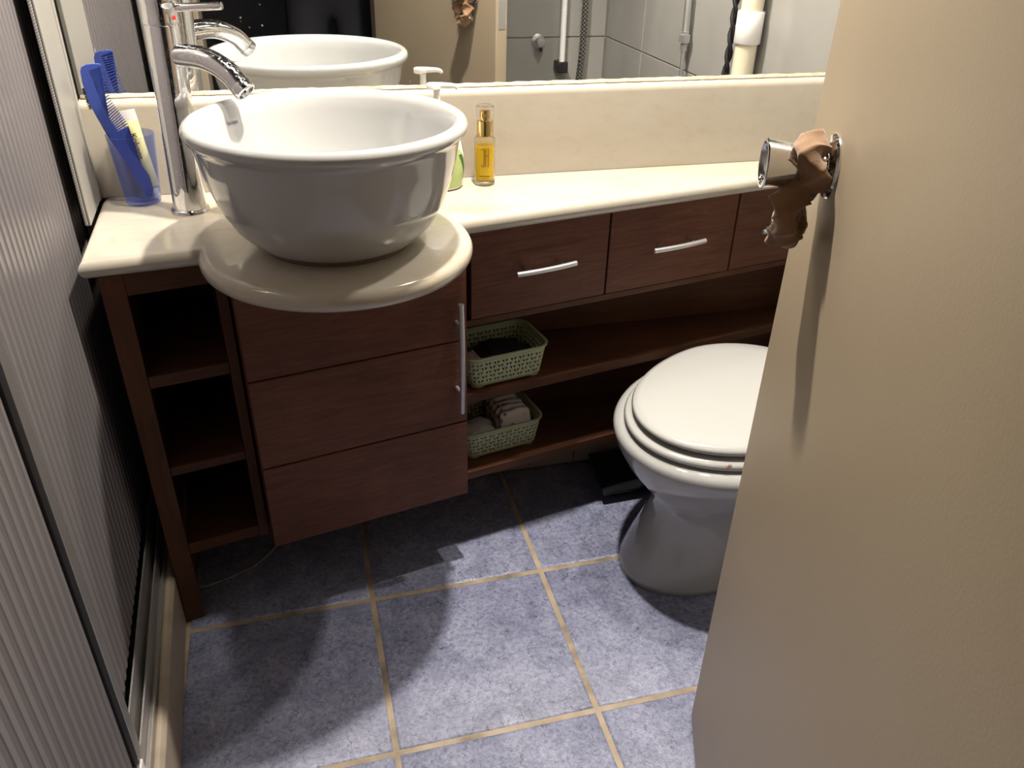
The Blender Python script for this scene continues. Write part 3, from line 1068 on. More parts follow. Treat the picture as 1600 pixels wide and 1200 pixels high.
wrap(0.005, 0.070, lambda f: -110 - 20 * f, lambda f: 25 - 62 * f, m_lgreen, 'label_band', 0.0005)['label'] = 'pale green label area'
wrap(0.010, 0.062, lambda f: -2 - 45 * f, lambda f: 7 - 40 * f, m_dgreen, 'label_leaf', 0.0009)['label'] = 'dark green leaf stripe'
wrap(0.032, 0.085, lambda f: 2 - 14 * f, lambda f: 40 - 5 * f, m_peach, 'label_patch', 0.0007)['label'] = 'peach coloured label area'
bm = BM(); lathe(bm, [(0.0155, 0.1235), (0.0165, 0.125), (0.0165, 0.137), (0.015, 0.1385), (0.009, 0.139), (0.0085, 0.142), (0.0062, 0.143), (0.0052, 0.160), (0.0062, 0.166)], (SX + 0.002, SY, ZT), seg=36)
obj('collar', bm, m_plastic_white, pump, smooth=True, ang=40)
pd = Vector((0.98, 0.0, 0.0)).normalized()
pc = Vector((SX - 0.003, SY, ZT + 0.1665))
bm = BM(); lathe(bm, [(0.0065, 0.0), (0.0115, 0.001), (0.0118, 0.0075), (0.0105, 0.0095), (0.004, 0.0105)], pc, seg=36)
obj('pump_head', bm, m_plastic_white, pump, smooth=True, ang=50)
nz_pts = [pc + pd * 0.006 + Vector((0, 0, 0.0058)), pc + pd * 0.018 + Vector((0, 0, 0.0055)), pc + pd * 0.030 + Vector((0, 0, 0.0050)), pc + pd * 0.037 + Vector((0, 0, 0.0030)), pc + pd * 0.0395 + Vector((0, 0, -0.0005))]
bm = BM(); tube(bm, spline(nz_pts, 6), 0.0036, 14, rf=lambda f: 0.0052 - 0.0024 * f)
obj('nozzle', bm, m_plastic_white, pump, smooth=True, ang=60)

JX, JY = 0.338, -0.0425
jh = thing('hair_oil_bottle', (JX, JY, ZT), 'slim glass bottle of yellow oil with clear cap and gold pump', 'bottle')
bm = BM(); lathe(bm, [(0.0165, 0.0005), (0.0178, 0.0015), (0.0182, 0.004), (0.0182, 0.079), (0.0172, 0.0825), (0.0125, 0.084), (0.0120, 0.0855), (0.0102, 0.0855), (0.0105, 0.083), (0.0160, 0.0805), (0.0168, 0.078), (0.0168, 0.0105), (0.0150, 0.009), (0.001, 0.009)], (JX, JY, ZT), seg=48)
obj('glass_body', bm, m_frost, jh, smooth=True, ang=50)
bm = BM(); lathe(bm, [(0.0145, 0.0095), (0.0164, 0.0112), (0.0164, 0.0690), (0.001, 0.0690)], (JX, JY, ZT), seg=40)
obj('oil', bm, m_oil, jh, smooth=True, ang=40)
bm = BM(); lathe(bm, [(0.0132, 0.0858), (0.0138, 0.0865), (0.0138, 0.1115), (0.0128, 0.1125), (0.0070, 0.1128), (0.0070, 0.1150), (0.0092, 0.1155), (0.0092, 0.1290), (0.0075, 0.1300), (0.001, 0.1300)], (JX, JY, ZT), seg=40)
gp = obj('gold_pump', bm, m_gold, jh, smooth=True, ang=35)
bm = BM(); lathe(bm, [(0.0042, 0.0), (0.0042, 0.0088), (0.0012, 0.0088)], (JX - 0.001, JY - 0.003, ZT + 0.121), (-0.35, -1, 0), 16)
obj('spray_nozzle', bm, m_gold, gp, smooth=True, ang=35)
bm = BM(); lathe(bm, [(0.0150, 0.0860), (0.0155, 0.0862), (0.0155, 0.1345), (0.0150, 0.1365), (0.0125, 0.1375), (0.001, 0.1378), (0.001, 0.1366), (0.0122, 0.1362), (0.0145, 0.1335), (0.0147, 0.0862)], (JX, JY, ZT), seg=44)
obj('clear_cap', bm, m_clear, jh, smooth=True, ang=50)
jphi = atan2(-1.40, -0.33)


def on_jar(x, y, r=0.0185):
    a = jphi + x / r
    return Vector((JX + r * cos(a), JY + r * sin(a), ZT + y))


def jbar(bm, pts, w):
    """thin letter stroke (polyline in jar coordinates)"""
    for (x0, y0), (x1, y1) in zip(pts, pts[1:]):
        d = Vector((x1 - x0, y1 - y0)); d.normalize()
        n_ = Vector((-d.y, d.x)) * w / 2
        e_ = d * w / 2
        q_ = [(x0 - e_.x + n_.x, y0 - e_.y + n_.y), (x0 - e_.x - n_.x, y0 - e_.y - n_.y), (x1 + e_.x - n_.x, y1 + e_.y - n_.y), (x1 + e_.x + n_.x, y1 + e_.y + n_.y)]
        bm.faces.new([bm.verts.new(on_jar(*p)) for p in q_])


bm = BM()
jbar(bm, [(-0.0062, 0.0655), (-0.0012, 0.0655)], 0.0010)
jbar(bm, [(-0.0012, 0.0655), (-0.0012, 0.0385), (-0.0018, 0.0365), (-0.0034, 0.0355), (-0.0050, 0.0362), (-0.0060, 0.0385)], 0.0011)
jbar(bm, [(0.0014, 0.0660), (0.0014, 0.0355)], 0.0011)
jbar(bm, [(0.0064, 0.0660), (0.0064, 0.0355)], 0.0011)
jbar(bm, [(0.0014, 0.0545), (0.0064, 0.0545)], 0.0009)
obj('letter_print', bm, m_print, jh, recalc=False)
bm = BM()
for yy, a_, b_, hgt in ((0.0185, -0.0098, 0.0098, 0.0013), (0.0143, -0.0065, 0.0078, 0.0007), (0.0108, -0.0065, 0.0080, 0.0007)):
    x = a_
    rr = random.Random(int(yy * 1e5))
    while x < b_:
        wv_ = rr.uniform(0.0006, 0.0013)
        if rr.random() > 0.14:
            jbar(bm, [(x, yy), (x + wv_ * 0.5, yy + rr.uniform(-0.0002, 0.0002))], hgt)
        x += wv_ + 0.0006
obj('small_print', bm, m_print, jh, recalc=False)

# ------------------------------------------------------------------ baskets on the shelves
ANV = Vector((-EY, EX, 0)); AEV = Vector((EX, EY, 0))


def basket(s0, s1, t0, t1, z0, hgt, label):
    """sage green lattice basket, real holes"""
    cs, ct_ = (s0 + s1) / 2, (t0 + t1) / 2
    hx, hy = (s1 - s0) / 2, (t1 - t0) / 2
    b = thing('lattice_basket', (*W(cs, ct_), z0), label, 'basket', 'green lattice baskets on the shelves')
    tap_ = 0.88

    def per(n_long, n_short, n_c):
        """perimeter stations as (unit x, unit y, corner?)"""
        r = 0.022
        out = []
        for k in range(n_long): out.append(((-hx + r) + (2 * hx - 2 * r) * k / n_long, -hy, (0, -1)))
        for k in range(n_c): a = radians(-90 + 90 * k / n_c); out.append((hx - r + r * cos(a), -hy + r + r * sin(a), (cos(a), sin(a))))
        for k in range(n_short): out.append((hx, (-hy + r) + (2 * hy - 2 * r) * k / n_short, (1, 0)))
        for k in range(n_c): a = radians(90 * k / n_c); out.append((hx - r + r * cos(a), hy - r + r * sin(a), (cos(a), sin(a))))
        for k in range(n_long): out.append((hx - r - (2 * hx - 2 * r) * k / n_long, hy, (0, 1)))
        for k in range(n_c): a = radians(90 + 90 * k / n_c); out.append((-hx + r + r * cos(a), hy - r + r * sin(a), (cos(a), sin(a))))
        for k in range(n_short): out.append((-hx, hy - r - (2 * hy - 2 * r) * k / n_short, (-1, 0)))
        for k in range(n_c): a = radians(180 + 90 * k / n_c); out.append((-hx + r + r * cos(a), -hy + r + r * sin(a), (cos(a), sin(a))))
        return out
    st = per(14, 10, 4)
    n = len(st)
    bm = BM()

    def pt(i, h, out=0.0):
        x, y, nn_ = st[i % n]
        k = tap_ + (1 - tap_) * h / hgt
        p = W(cs + x * k + nn_[0] * out, ct_ + y * k + nn_[1] * out)
        return Vector((p[0], p[1], z0 + h))
    zs = [0.006] + [0.010 + (hgt - 0.022) * k / 5 for k in range(6)] + [hgt - 0.004]
    vg = [[bm.verts.new(pt(i, z)) for i in range(n)] for z in zs]
    for j in range(len(zs) - 1):
        for i in range(n):
            q_ = [vg[j][i], vg[j][(i + 1) % n], vg[j + 1][(i + 1) % n], vg[j + 1][i]]
            slot = (j >= 4) and (st[i][2] in ((1, 0), (-1, 0))) and (3 <= (i - 18) % 46 <= 6 if st[i][2] == (1, 0) else True)
            if 1 <= j <= 5:
                fl = (i + j) % 2 == 0
                A, B_, C_, D_ = [v_.co for v_ in q_]

                def uvp(u_, v_): return (A * (1 - u_) + B_ * u_) * (1 - v_) + (D_ * (1 - u_) + C_ * u_) * v_
                tri = [(0.2, 0.80), (0.86, 0.84), (0.76, 0.14)] if fl else [(0.14, 0.86), (0.80, 0.80), (0.24, 0.16)]
                ti = [bm.verts.new(uvp(*t_)) for t_ in tri]
                # ring between the quad (A,B,C,D) and the triangle (top-left, top-right, bottom)
                bm.faces.new((q_[0], q_[1], ti[2]))
                bm.faces.new((q_[1], q_[2], ti[1], ti[2]))
                bm.faces.new((q_[2], q_[3], ti[0], ti[1]))
                bm.faces.new((q_[3], q_[0], ti[2], ti[0]))
            else:
                bm.faces.new(q_)
    bmesh.ops.recalc_face_normals(bm, faces=bm.faces)
    w = obj('lattice_wall', bm, m_green, b, smooth=True, ang=30)
    md = w.modifiers.new('thick', 'SOLIDIFY'); md.thickness = 0.0018; md.offset = 0
    # rim
    bm = BM()
    rings = [[pt(i, hgt - 0.006, 0.0012) for i in range(n)], [pt(i, hgt - 0.004, 0.0038) for i in range(n)], [pt(i, hgt - 0.0005, 0.0040) for i in range(n)], [pt(i, hgt, 0.0025) for i in range(n)], [pt(i, hgt - 0.001, -0.0012) for i in range(n)], [pt(i, hgt - 0.006, -0.0012) for i in range(n)]]
    loft(bm, rings, closed=True)
    obj('rim', bm, m_green, b, smooth=True, ang=60)
    bm = BM()
    loft(bm, [[pt(i, 0.0055, -0.004) for i in range(n)], [pt(i, 0.004, 0.0) for i in range(n)], [pt(i, 0.0065, 0.001) for i in range(n)], [pt(i, 0.009, 0.0) for i in range(n)]])
    obj('basket_base', bm, m_green, b, smooth=True, ang=60)
    for qx in (-1, 1):
        for qy in (-1, 1):
            bm = BM()
            c_ = W(cs + qx * hx * 0.68, ct_ + qy * hy * 0.66)
            prism(bm, [(c_[0] + 0.014 * cos(a) * (1), c_[1] + 0.012 * sin(a)) for a in [2 * pi * k / 12 for k in range(12)]], z0 + 0.0003, z0 + 0.005)
            obj('foot', bm, m_green, b)
    return b


basket(0.283, 0.452, 0.008, 0.128, 0.3695, 0.068, 'sage green lattice basket on the upper open shelf beside the cabinet door')
basket(0.283, 0.460, 0.030, 0.150, 0.1905, 0.066, 'sage green lattice basket holding white pads on the bottom open shelf')


def P3(s, t, z): return (*W(s, t), z)


bm = BM(); puff(bm, P3(0.378, 0.070, 0.399), AEV, ANV, (0, 0, 1), 0.053, 0.040, 0.023, 0.75, 30, 18, 0.10, 2)
tag(obj('cloth_bundle', bm, m_darkcloth, base=P3(0.378, 0.070, 0.377), smooth=True, ang=180), 'crumpled black cloth bundle inside the upper green basket', 'cloth')
bm = BM(); puff(bm, P3(0.311, 0.054, 0.398), AEV, ANV, (0, 0, 1), 0.015, 0.032, 0.021, 0.5, 24, 14, 0.06, 4)
tag(obj('wrapped_packet', bm, m_pink, base=P3(0.311, 0.054, 0.377), smooth=True, ang=180), 'pale pink wrapped packet beside black cloth in the upper basket', 'packet')
padc = None
for k in range(5):
    t = 0.052 + 0.0175 * k
    bm = BM()
    up = (Vector((0, 0, 1)) * 0.96 + ANV * 0.26).normalized(); th = up.cross(AEV) * -1
    puff(bm, Vector(P3(0.405, t, 0.2375)), AEV, th, up, 0.034, 0.0078, 0.036 + 0.001 * (k % 2), 0.42, 28, 16, 0.035, 10 + k)
    o = obj('wrapped_pad', bm, m_pad, base=P3(0.405, t, 0.2), smooth=True, ang=180)
    tag(o, ('frontmost white wrapped pad of the upright row in the lower green basket', 'second wrapped pad from the front in the lower green basket', 'middle wrapped pad of the upright row in the lower green basket', 'fourth wrapped pad from the front in the lower green basket', 'rearmost wrapped pad of the row, against the lower basket back wall')[k], 'pad', 'wrapped pads in the lower basket')
bm = BM(); puff(bm, P3(0.330, 0.075, 0.224), AEV, ANV, (0, 0, 1), 0.033, 0.030, 0.024, 0.5, 26, 14, 0.07, 21)
tag(obj('tissue_packet', bm, m_tissue, base=P3(0.33, 0.075, 0.2), smooth=True, ang=180), 'white tissue packet lying beside the pads in the lower green basket', 'packet')

# ------------------------------------------------------------------ toilet
TA = 0.36
TCX, TCY = 0.801, -0.295
tu_ = Vector((cos(TA), sin(TA), 0)); tv_ = Vector((-sin(TA), cos(TA), 0))


def TP(u, v_, z): return Vector((TCX, TCY, 0)) + tu_ * u + tv_ * v_ + Vector((0, 0, z))


def egg(c, af, ab, b, z, n=72, e=2.0, vo=0.0):
    """plan ring, front half-axis af, rear half-axis ab"""
    r = []
    for k in range(n):
        a = 2 * pi * k / n
        x = cos(a); y = sin(a)
        x = math.copysign(abs(x) ** (2 / e), x); y = math.copysign(abs(y) ** (2 / e), y)
        r.append(TP(c + (ab if x > 0 else af) * x, b * y + vo, z))
    return r


wc = thing('toilet', TP(0, 0, 0), 'white ceramic toilet with its lid closed, partly behind the door', 'toilet')
bm = BM()
loft(bm, [egg(-0.015, 0.228, 0.17, 0.139, 0.0005, vo=0.022), egg(-0.015, 0.227, 0.17, 0.138, 0.012, vo=0.022), egg(-0.015, 0.212, 0.165, 0.126, 0.05, vo=0.02), egg(-0.015, 0.193, 0.16, 0.112, 0.10, vo=0.016), egg(-0.015, 0.180, 0.158, 0.105, 0.145, vo=0.012),
          egg(-0.015, 0.178, 0.158, 0.107, 0.175, vo=0.008), egg(-0.018, 0.190, 0.16, 0.124, 0.20, vo=0.004), egg(-0.022, 0.212, 0.17, 0.152, 0.228), egg(-0.026, 0.234, 0.18, 0.179, 0.262), egg(-0.03, 0.250, 0.19, 0.199, 0.300), egg(-0.03, 0.256, 0.195, 0.207, 0.320),
          egg(-0.03, 0.257, 0.195, 0.208, 0.329), egg(-0.03, 0.252, 0.193, 0.204, 0.337), egg(-0.03, 0.240, 0.188, 0.195, 0.3425), egg(-0.03, 0.18, 0.15, 0.14, 0.3425)])
obj('toilet_bowl', bm, m_ceramic, wc, smooth=True, ang=180)
bm = BM()
loft(bm, [egg(-0.008, 0.248, 0.178, 0.174, 0.3440), egg(-0.008, 0.262, 0.186, 0.185, 0.346), egg(-0.008, 0.267, 0.188, 0.1885, 0.353), egg(-0.008, 0.262, 0.186, 0.185, 0.3595), egg(-0.008, 0.246, 0.178, 0.174, 0.362)])
seat_o = obj('seat', bm, m_lid, wc, smooth=True, ang=180)
bm = BM()
loft(bm, [egg(0.0, 0.236, 0.17, 0.160, 0.3655), egg(0.0, 0.256, 0.176, 0.174, 0.367), egg(0.0, 0.263, 0.178, 0.1785, 0.374), egg(0.0, 0.259, 0.177, 0.176, 0.380), egg(0.0, 0.245, 0.17, 0.167, 0.3835), egg(0.0, 0.20, 0.14, 0.136, 0.3850), egg(0.0, 0.10, 0.08, 0.07, 0.3858), egg(0.0, 0.02, 0.02, 0.02, 0.386)])
obj('lid', bm, m_lid, wc, smooth=True, ang=180)
for sv in (-0.055, 0.055):
    bm = BM()
    lathe(bm, [(0.012, -0.016), (0.012, 0.016)], TP(0.175, sv, 0.366), tv_, 18)
    lathe(bm, [(0.011, 0.0), (0.011, 0.024)], TP(0.180, sv, 0.342), (0, 0, 1), 18)
    obj('hinge', bm, m_lid, wc, smooth=True, ang=40)
bm = BM()
lathe(bm, [(0.032, 0.0), (0.032, 0.05), (0.037, 0.052), (0.037, 0.06)], TP(0.15, 0.0, 0.292), tu_, 28)
obj('inlet_spigot', bm, m_ceramic, wc, smooth=True, ang=40)
for (uu, vv2) in ((-0.2070, -0.1255), (-0.075, -0.1835)):
    bm = BM()
    nrm = Vector((0, 0, 1))
    pt0 = TP(uu * 0.992, vv2 * 0.992, 0.3597)
    for ln, a in ((0.013, 0.5), (0.010, 1.2)):
        dv = tu_ * cos(a - 0.9) + tv_ * sin(a - 0.9)
        tube(bm, [pt0 - dv * ln * 0.5, pt0 + dv * ln * 0.1 + Vector((0, 0, 0.0003)), pt0 + dv * ln * 0.5], 0.0007, 6)
    obj('chip', bm, m_chip, seat_o)['label'] = 'small brown chip in the seat edge'

# flush pipe with coupling, hoses and cable on the far wall (seen in the mirror)
fp = thing('flush_pipe', (1.04, -0.30, 0.29), 'cream flush pipe rising behind the toilet', 'pipe')
bm = BM()
tube(bm, spline([TP(0.205, 0, 0.292), (1.018, -0.240, 0.292), (1.040, -0.270, 0.33), (1.040, -0.298, 0.42), (1.040, -0.305, 0.52), (1.040, -0.305, 0.887)], 8), 0.0245, 24)
obj('lower_pipe', bm, m_pvc, fp, smooth=True, ang=60)
bm = BM(); lathe(bm, [(0.0245, 0.0), (0.0245, 0.618)], (1.040, -0.305, 0.95), seg=28)
obj('upper_pipe', bm, m_pvc, fp, smooth=True, ang=60)
bm = BM(); lathe(bm, [(0.0285, 0.0), (0.0300, 0.002), (0.0300, 0.066), (0.0285, 0.068)], (1.040, -0.305, 0.885), seg=32)
obj('coupling', bm, m_pvcw, fp, smooth=True, ang=40)['label'] = 'white pipe coupling'
cis = thing('cistern', (1.02, -0.25, 1.57), 'white wall hung cistern above the flush pipe', 'cistern')
bm = BM(); box(bm, 0.95, XR - 0.007, -0.44, -0.09, 1.57, 1.87)
obj('tank', bm, m_pvcw, cis, bevel=0.02, segs=4)
bm = BM(); box(bm, 0.945, XR - 0.007, -0.445, -0.085, 1.872, 1.895)
obj('tank_lid', bm, m_pvcw, cis, bevel=0.008, segs=3)

cb = thing('twisted_cable', (1.05, -0.405, 0.45), 'black twisted cable hanging on the wall near the flush pipe', 'cable')
for ph in (0, pi):
    bm = BM()
    pts = []
    for k in range(90):
        z = 0.42 + 1.1 * k / 89
        x_, y_ = 1.050 + 0.0045 * cos(z * 75 + ph), -0.405 + 0.0065 * sin(z * 75 + ph) + 0.008 * sin(z * 9)
        pts.append((x_, y_ - 0.02 * max(0, 0.85 - z), z))
    tube(bm, pts, 0.0048, 10)
    obj('strand', bm, m_black, cb, smooth=True, ang=60)
bh = thing('supply_hose', (1.05, -0.645, 0.45), 'thin steel supply hose with a threaded fitting on the wall tiles', 'hose')
bm = BM(); tube(bm, spline([(1.050, -0.632, 0.42), (1.050, -0.638, 0.62), (1.050, -0.643, 0.80), (1.050, -0.645, 0.828)], 6), 0.0050, 12)
obj('lower_hose', bm, m_steel, bh, smooth=True, ang=60)
bm = BM(); tube(bm, spline([(1.050, -0.645, 0.858), (1.050, -0.650, 0.95), (1.050, -0.668, 1.1), (1.050, -0.665, 1.5)], 6), 0.0092, 14)
obj('upper_hose', bm, m_steel, bh, smooth=True, ang=60)
bm = BM(); lathe(bm, [(0.0105, -0.006), (0.0105, 0.010), (0.0075, 0.011), (0.0075, 0.015), (0.0165, 0.0155), (0.0165, 0.034), (0.0115, 0.035), (0.0115, 0.042)], (1.050, -0.645, 0.822), seg=6)
obj('hex_fitting', bm, m_steel, bh)
rl = thing('shower_rail', (0.912, -1.257, 0.66), 'slim white shower rail with black end cap by the far corner', 'shower rail')
bm = BM(); lathe(bm, [(0.0095, 0.0), (0.0095, 0.88)], (0.912, -1.252, 0.680), seg=20)
obj('rail', bm, m_pvcw, rl, smooth=True, ang=60)
bm = BM(); box(bm, 0.894, 0.930, YF + 0.005, -1.236, 0.655, 0.690)
obj('end_bracket', bm, m_darkplastic, rl, bevel=0.004)
bm = BM(); box(bm, 0.896, 0.928, YF + 0.005, -1.238, 1.55, 1.585)
obj('end_bracket', bm, m_darkplastic, rl, bevel=0.004)
sh = thing('shower_hose', (0.97, -1.25, 0.5), 'braided steel shower hose hanging beside the white rail', 'hose')
bm = BM(); tube(bm, spline([(0.935, -1.244, 0.43), (0.957, -1.247, 0.54), (0.976, -1.249, 0.66), (0.981, -1.249, 0.80), (0.978, -1.247, 0.95), (0.962, -1.245, 1.2), (0.932, -1.238, 1.5)], 10), 0.0105, 16)
obj('hose', bm, m_hose, sh, smooth=True, ang=60)
sv = thing('wall_stopcock', (0.836, -1.28, 0.745), 'round chrome stopcock on the grey tiled wall', 'valve')
bm = BM(); lathe(bm, [(0.022, 0.0), (0.022, 0.003), (0.016, 0.006), (0.009, 0.007), (0.009, 0.022), (0.0155, 0.024), (0.0165, 0.036), (0.013, 0.040), (0.002, 0.041)], (0.836, YF + 0.006, 0.750), (0, 1, 0), 28)
obj('valve_body', bm, m_steel, sv, smooth=True, ang=40)
bm = BM(); lathe(bm, [(0.006, 0.0), (0.006, 0.018), (0.004, 0.020)], (0.838, YF + 0.032, 0.740), (0.1, 0.25, -1), 12)
obj('valve_spout', bm, m_darkplastic, sv, smooth=True, ang=40)

# black bathroom scale half hidden behind the toilet pedestal
sc = thing('bathroom_scale', (0.74, -0.05, 0), 'flat black glass bathroom scale on the floor behind the toilet', 'scale')
bm = BM()
q_ = [(0.590, -0.130), (0.870, -0.122), (0.878, 0.026), (0.606, 0.020)]
prism(bm, q_, 0.028, 0.036)
obj('glass_top', bm, m_scale, sc, bevel=0.003)
bm = BM()
prism(bm, [(0.606, -0.112), (0.855, -0.106), (0.862, 0.012), (0.620, 0.008)], 0.010, 0.028)
obj('scale_body', bm, m_darkplastic, sc, bevel=0.003)
for fx, fy in ((0.63, -0.09), (0.83, -0.085), (0.64, -0.01), (0.84, -0.005)):
    bm = BM(); lathe(bm, [(0.014, 0.0006), (0.014, 0.011)], (fx, fy, 0), seg=18)
    obj('foot', bm, m_black, sc, smooth=True, ang=40)

bm = BM(); tube(bm, spline([(-0.262, -0.185, 0.0035), (-0.238, -0.182, 0.003), (-0.19, -0.165, 0.003), (-0.150, -0.142, 0.003), (-0.115, -0.10, 0.003), (-0.09, -0.04, 0.003), (-0.08, 0.02, 0.003)], 8), 0.0018, 8)
tag(obj('thin_cable', bm, m_bead, base=(-0.17, -0.14, 0.001), smooth=True, ang=180), 'thin pale cable curving across the dark floor beneath the open shelves', 'cable')

# ------------------------------------------------------------------ shower screen and curb
curb = thing('shower_curb', (xl(-0.6, -0.31), -0.6, 0), 'low beige stone curb under the shower screen', 'curb')
ya, yb = YB, YF
bm = BM()
cp = [(-0.2905, 0.0), (-0.2905, 0.108), (-0.2975, 0.116), (-0.3045, 0.116), (-0.3055, 0.112), (-0.40, 0.112), (-0.40, 0.0)]
loft(bm, [[(xl(y, o_), y, z) for o_, z in cp] for y in (ya, -0.3, -0.7, yb)])
obj('curb_stone', bm, m_curb, curb, bevel=0.002)

scr = thing('shower_screen', (xl(-0.6, -0.33), -0.6, 0.112), 'ribbed translucent sliding shower screen with aluminium frame', 'shower screen')
bm = BM()   # bottom rail, stepped
rp = [(-0.3060, 0.1125), (-0.3060, 0.128), (-0.3085, 0.128), (-0.3085, 0.122), (-0.3125, 0.122), (-0.3125, 0.160), (-0.3150, 0.160), (-0.3150, 0.128), (-0.3215, 0.128), (-0.3215, 0.195), (-0.3240, 0.195), (-0.3240, 0.130), (-0.350, 0.130), (-0.350, 0.1125)]
loft(bm, [[(xl(y, o_), y, z) for o_, z in rp] for y in (-0.001, -0.4, -0.8, yb + 0.013)])
obj('bottom_rail', bm, m_alu, scr)
bm = BM()
loft(bm, [[(xl(y, o_), y, z) for o_, z in [(-0.304, 1.95), (-0.304, 2.0), (-0.350, 2.0), (-0.350, 1.95)]] for y in (-0.001, yb + 0.013)])
obj('top_rail', bm, m_alu, scr)


def upright(name, o0, o1, y0, y1, z0, z1, m):
    bm = BM()
    prism(bm, [(xl(y0, o0), y0), (xl(y0, o1), y0), (xl(y1, o1), y1), (xl(y1, o0), y1)], z0, z1)
    return obj(name, bm, m, scr, bevel=0.0008, segs=1)


# wall jamb: a flat channel with a rope-like pile seal on its edge, and the dark gap behind it
m_jamb = mat('grey_enamel', (0.30, 0.285, 0.26), 0.4)
m_pile = mat('grey_pile', (0.5, 0.48, 0.46), 0.9)
pw = N(m_pile, 'ShaderNodeTexWave', wave_type='BANDS', bands_direction='Z'); pw.inputs['Scale'].default_value = 95
L(m_pile, geo_coord(m_pile, (1, 1, 1), (0, radians(30), 0)), pw.inputs['Vector'])
L(m_pile, mix(m_pile, pw.outputs['Fac'], (0.24, 0.23, 0.22), (0.56, 0.54, 0.52)), P(m_pile).inputs['Base Color'])
upright('wall_jamb', -0.3040, -0.3075, -0.1350, -0.0165, 0.7205, 1.95, m_jamb)
upright('pile_seal', -0.3076, -0.3125, -0.1352, -0.1200, 0.7205, 1.95, m_pile)
upright('jamb_lip', -0.3025, -0.3090, -0.0160, -0.0010, 0.7205, 1.95, m_jamb)
upright('wall_jamb', -0.3140, -0.3440, -0.0320, 0.0480, 0.130, 1.95, m_jamb)
upright('dark_gap_strip', -0.3300, -0.342, -0.0600, -0.0325, 0.131, 1.95, m_black)  # black strip standing in for the shade in the gap behind the jamb


def ribs(name, off, y0, y1, z0, z1, pitch=0.0212, depth=0.0012):
    bm = BM()
    n = int(abs(y1 - y0) / pitch)
    prof = []
    for k in range(n):
        y = y0 + (y1 - y0) * k / n
        dy = (y1 - y0) / n
        prof += [(y, 0.0), (y + dy * 0.42, 0.0), (y + dy * 0.5, -depth), (y + dy * 0.92, -depth)]
    prof.append((y1, 0.0))
    a = [bm.verts.new((xl(y, off + d), y, z0)) for y, d in prof]
    b = [bm.verts.new((xl(y, off + d), y, z1)) for y, d in prof]
    a2 = [bm.verts.new((xl(y, off - 0.004), y, z0)) for y in (y0, y1)]
    b2 = [bm.verts.new((xl(y, off - 0.004), y, z1)) for y in (y0, y1)]
    for i in range(len(prof) - 1):
        f_ = bm.faces.new((a[i], a[i + 1], b[i + 1], b[i]))
        f_.material_index = 1 if i % 4 >= 2 else 0
    bm.faces.new((a2[0], b2[0], b2[1], a2[1]))
    bm.faces.new((a[0], b[0], b2[0], a2[0])); bm.faces.new((a[-1], a2[1], b2[1], b[-1]))
    o = obj(name, bm, m_acryl, scr)
    o.data.materials.append(m_acryl2)
    return o


ribs('ribbed_panel', -0.3300, -0.0600, -0.72, 0.198, 1.95)
ribs('ribbed_panel', -0.3160, -0.688, yb + 0.02, 0.180, 1.95)
upright('panel_stile', -0.3110, -0.3175, -0.6500, -0.672, 0.165, 1.95, m_alu)
upright('dark_gap_strip', -0.3120, -0.3175, -0.672, -0.688, 0.175, 1.95, m_black)
bm = BM(); box(bm, xl(-0.69, -0.3125), xl(-0.69, -0.3085), -0.70, -0.668, 0.130, 0.165)
obj('guide_block', bm, m_plastic_white, scr, bevel=0.002)

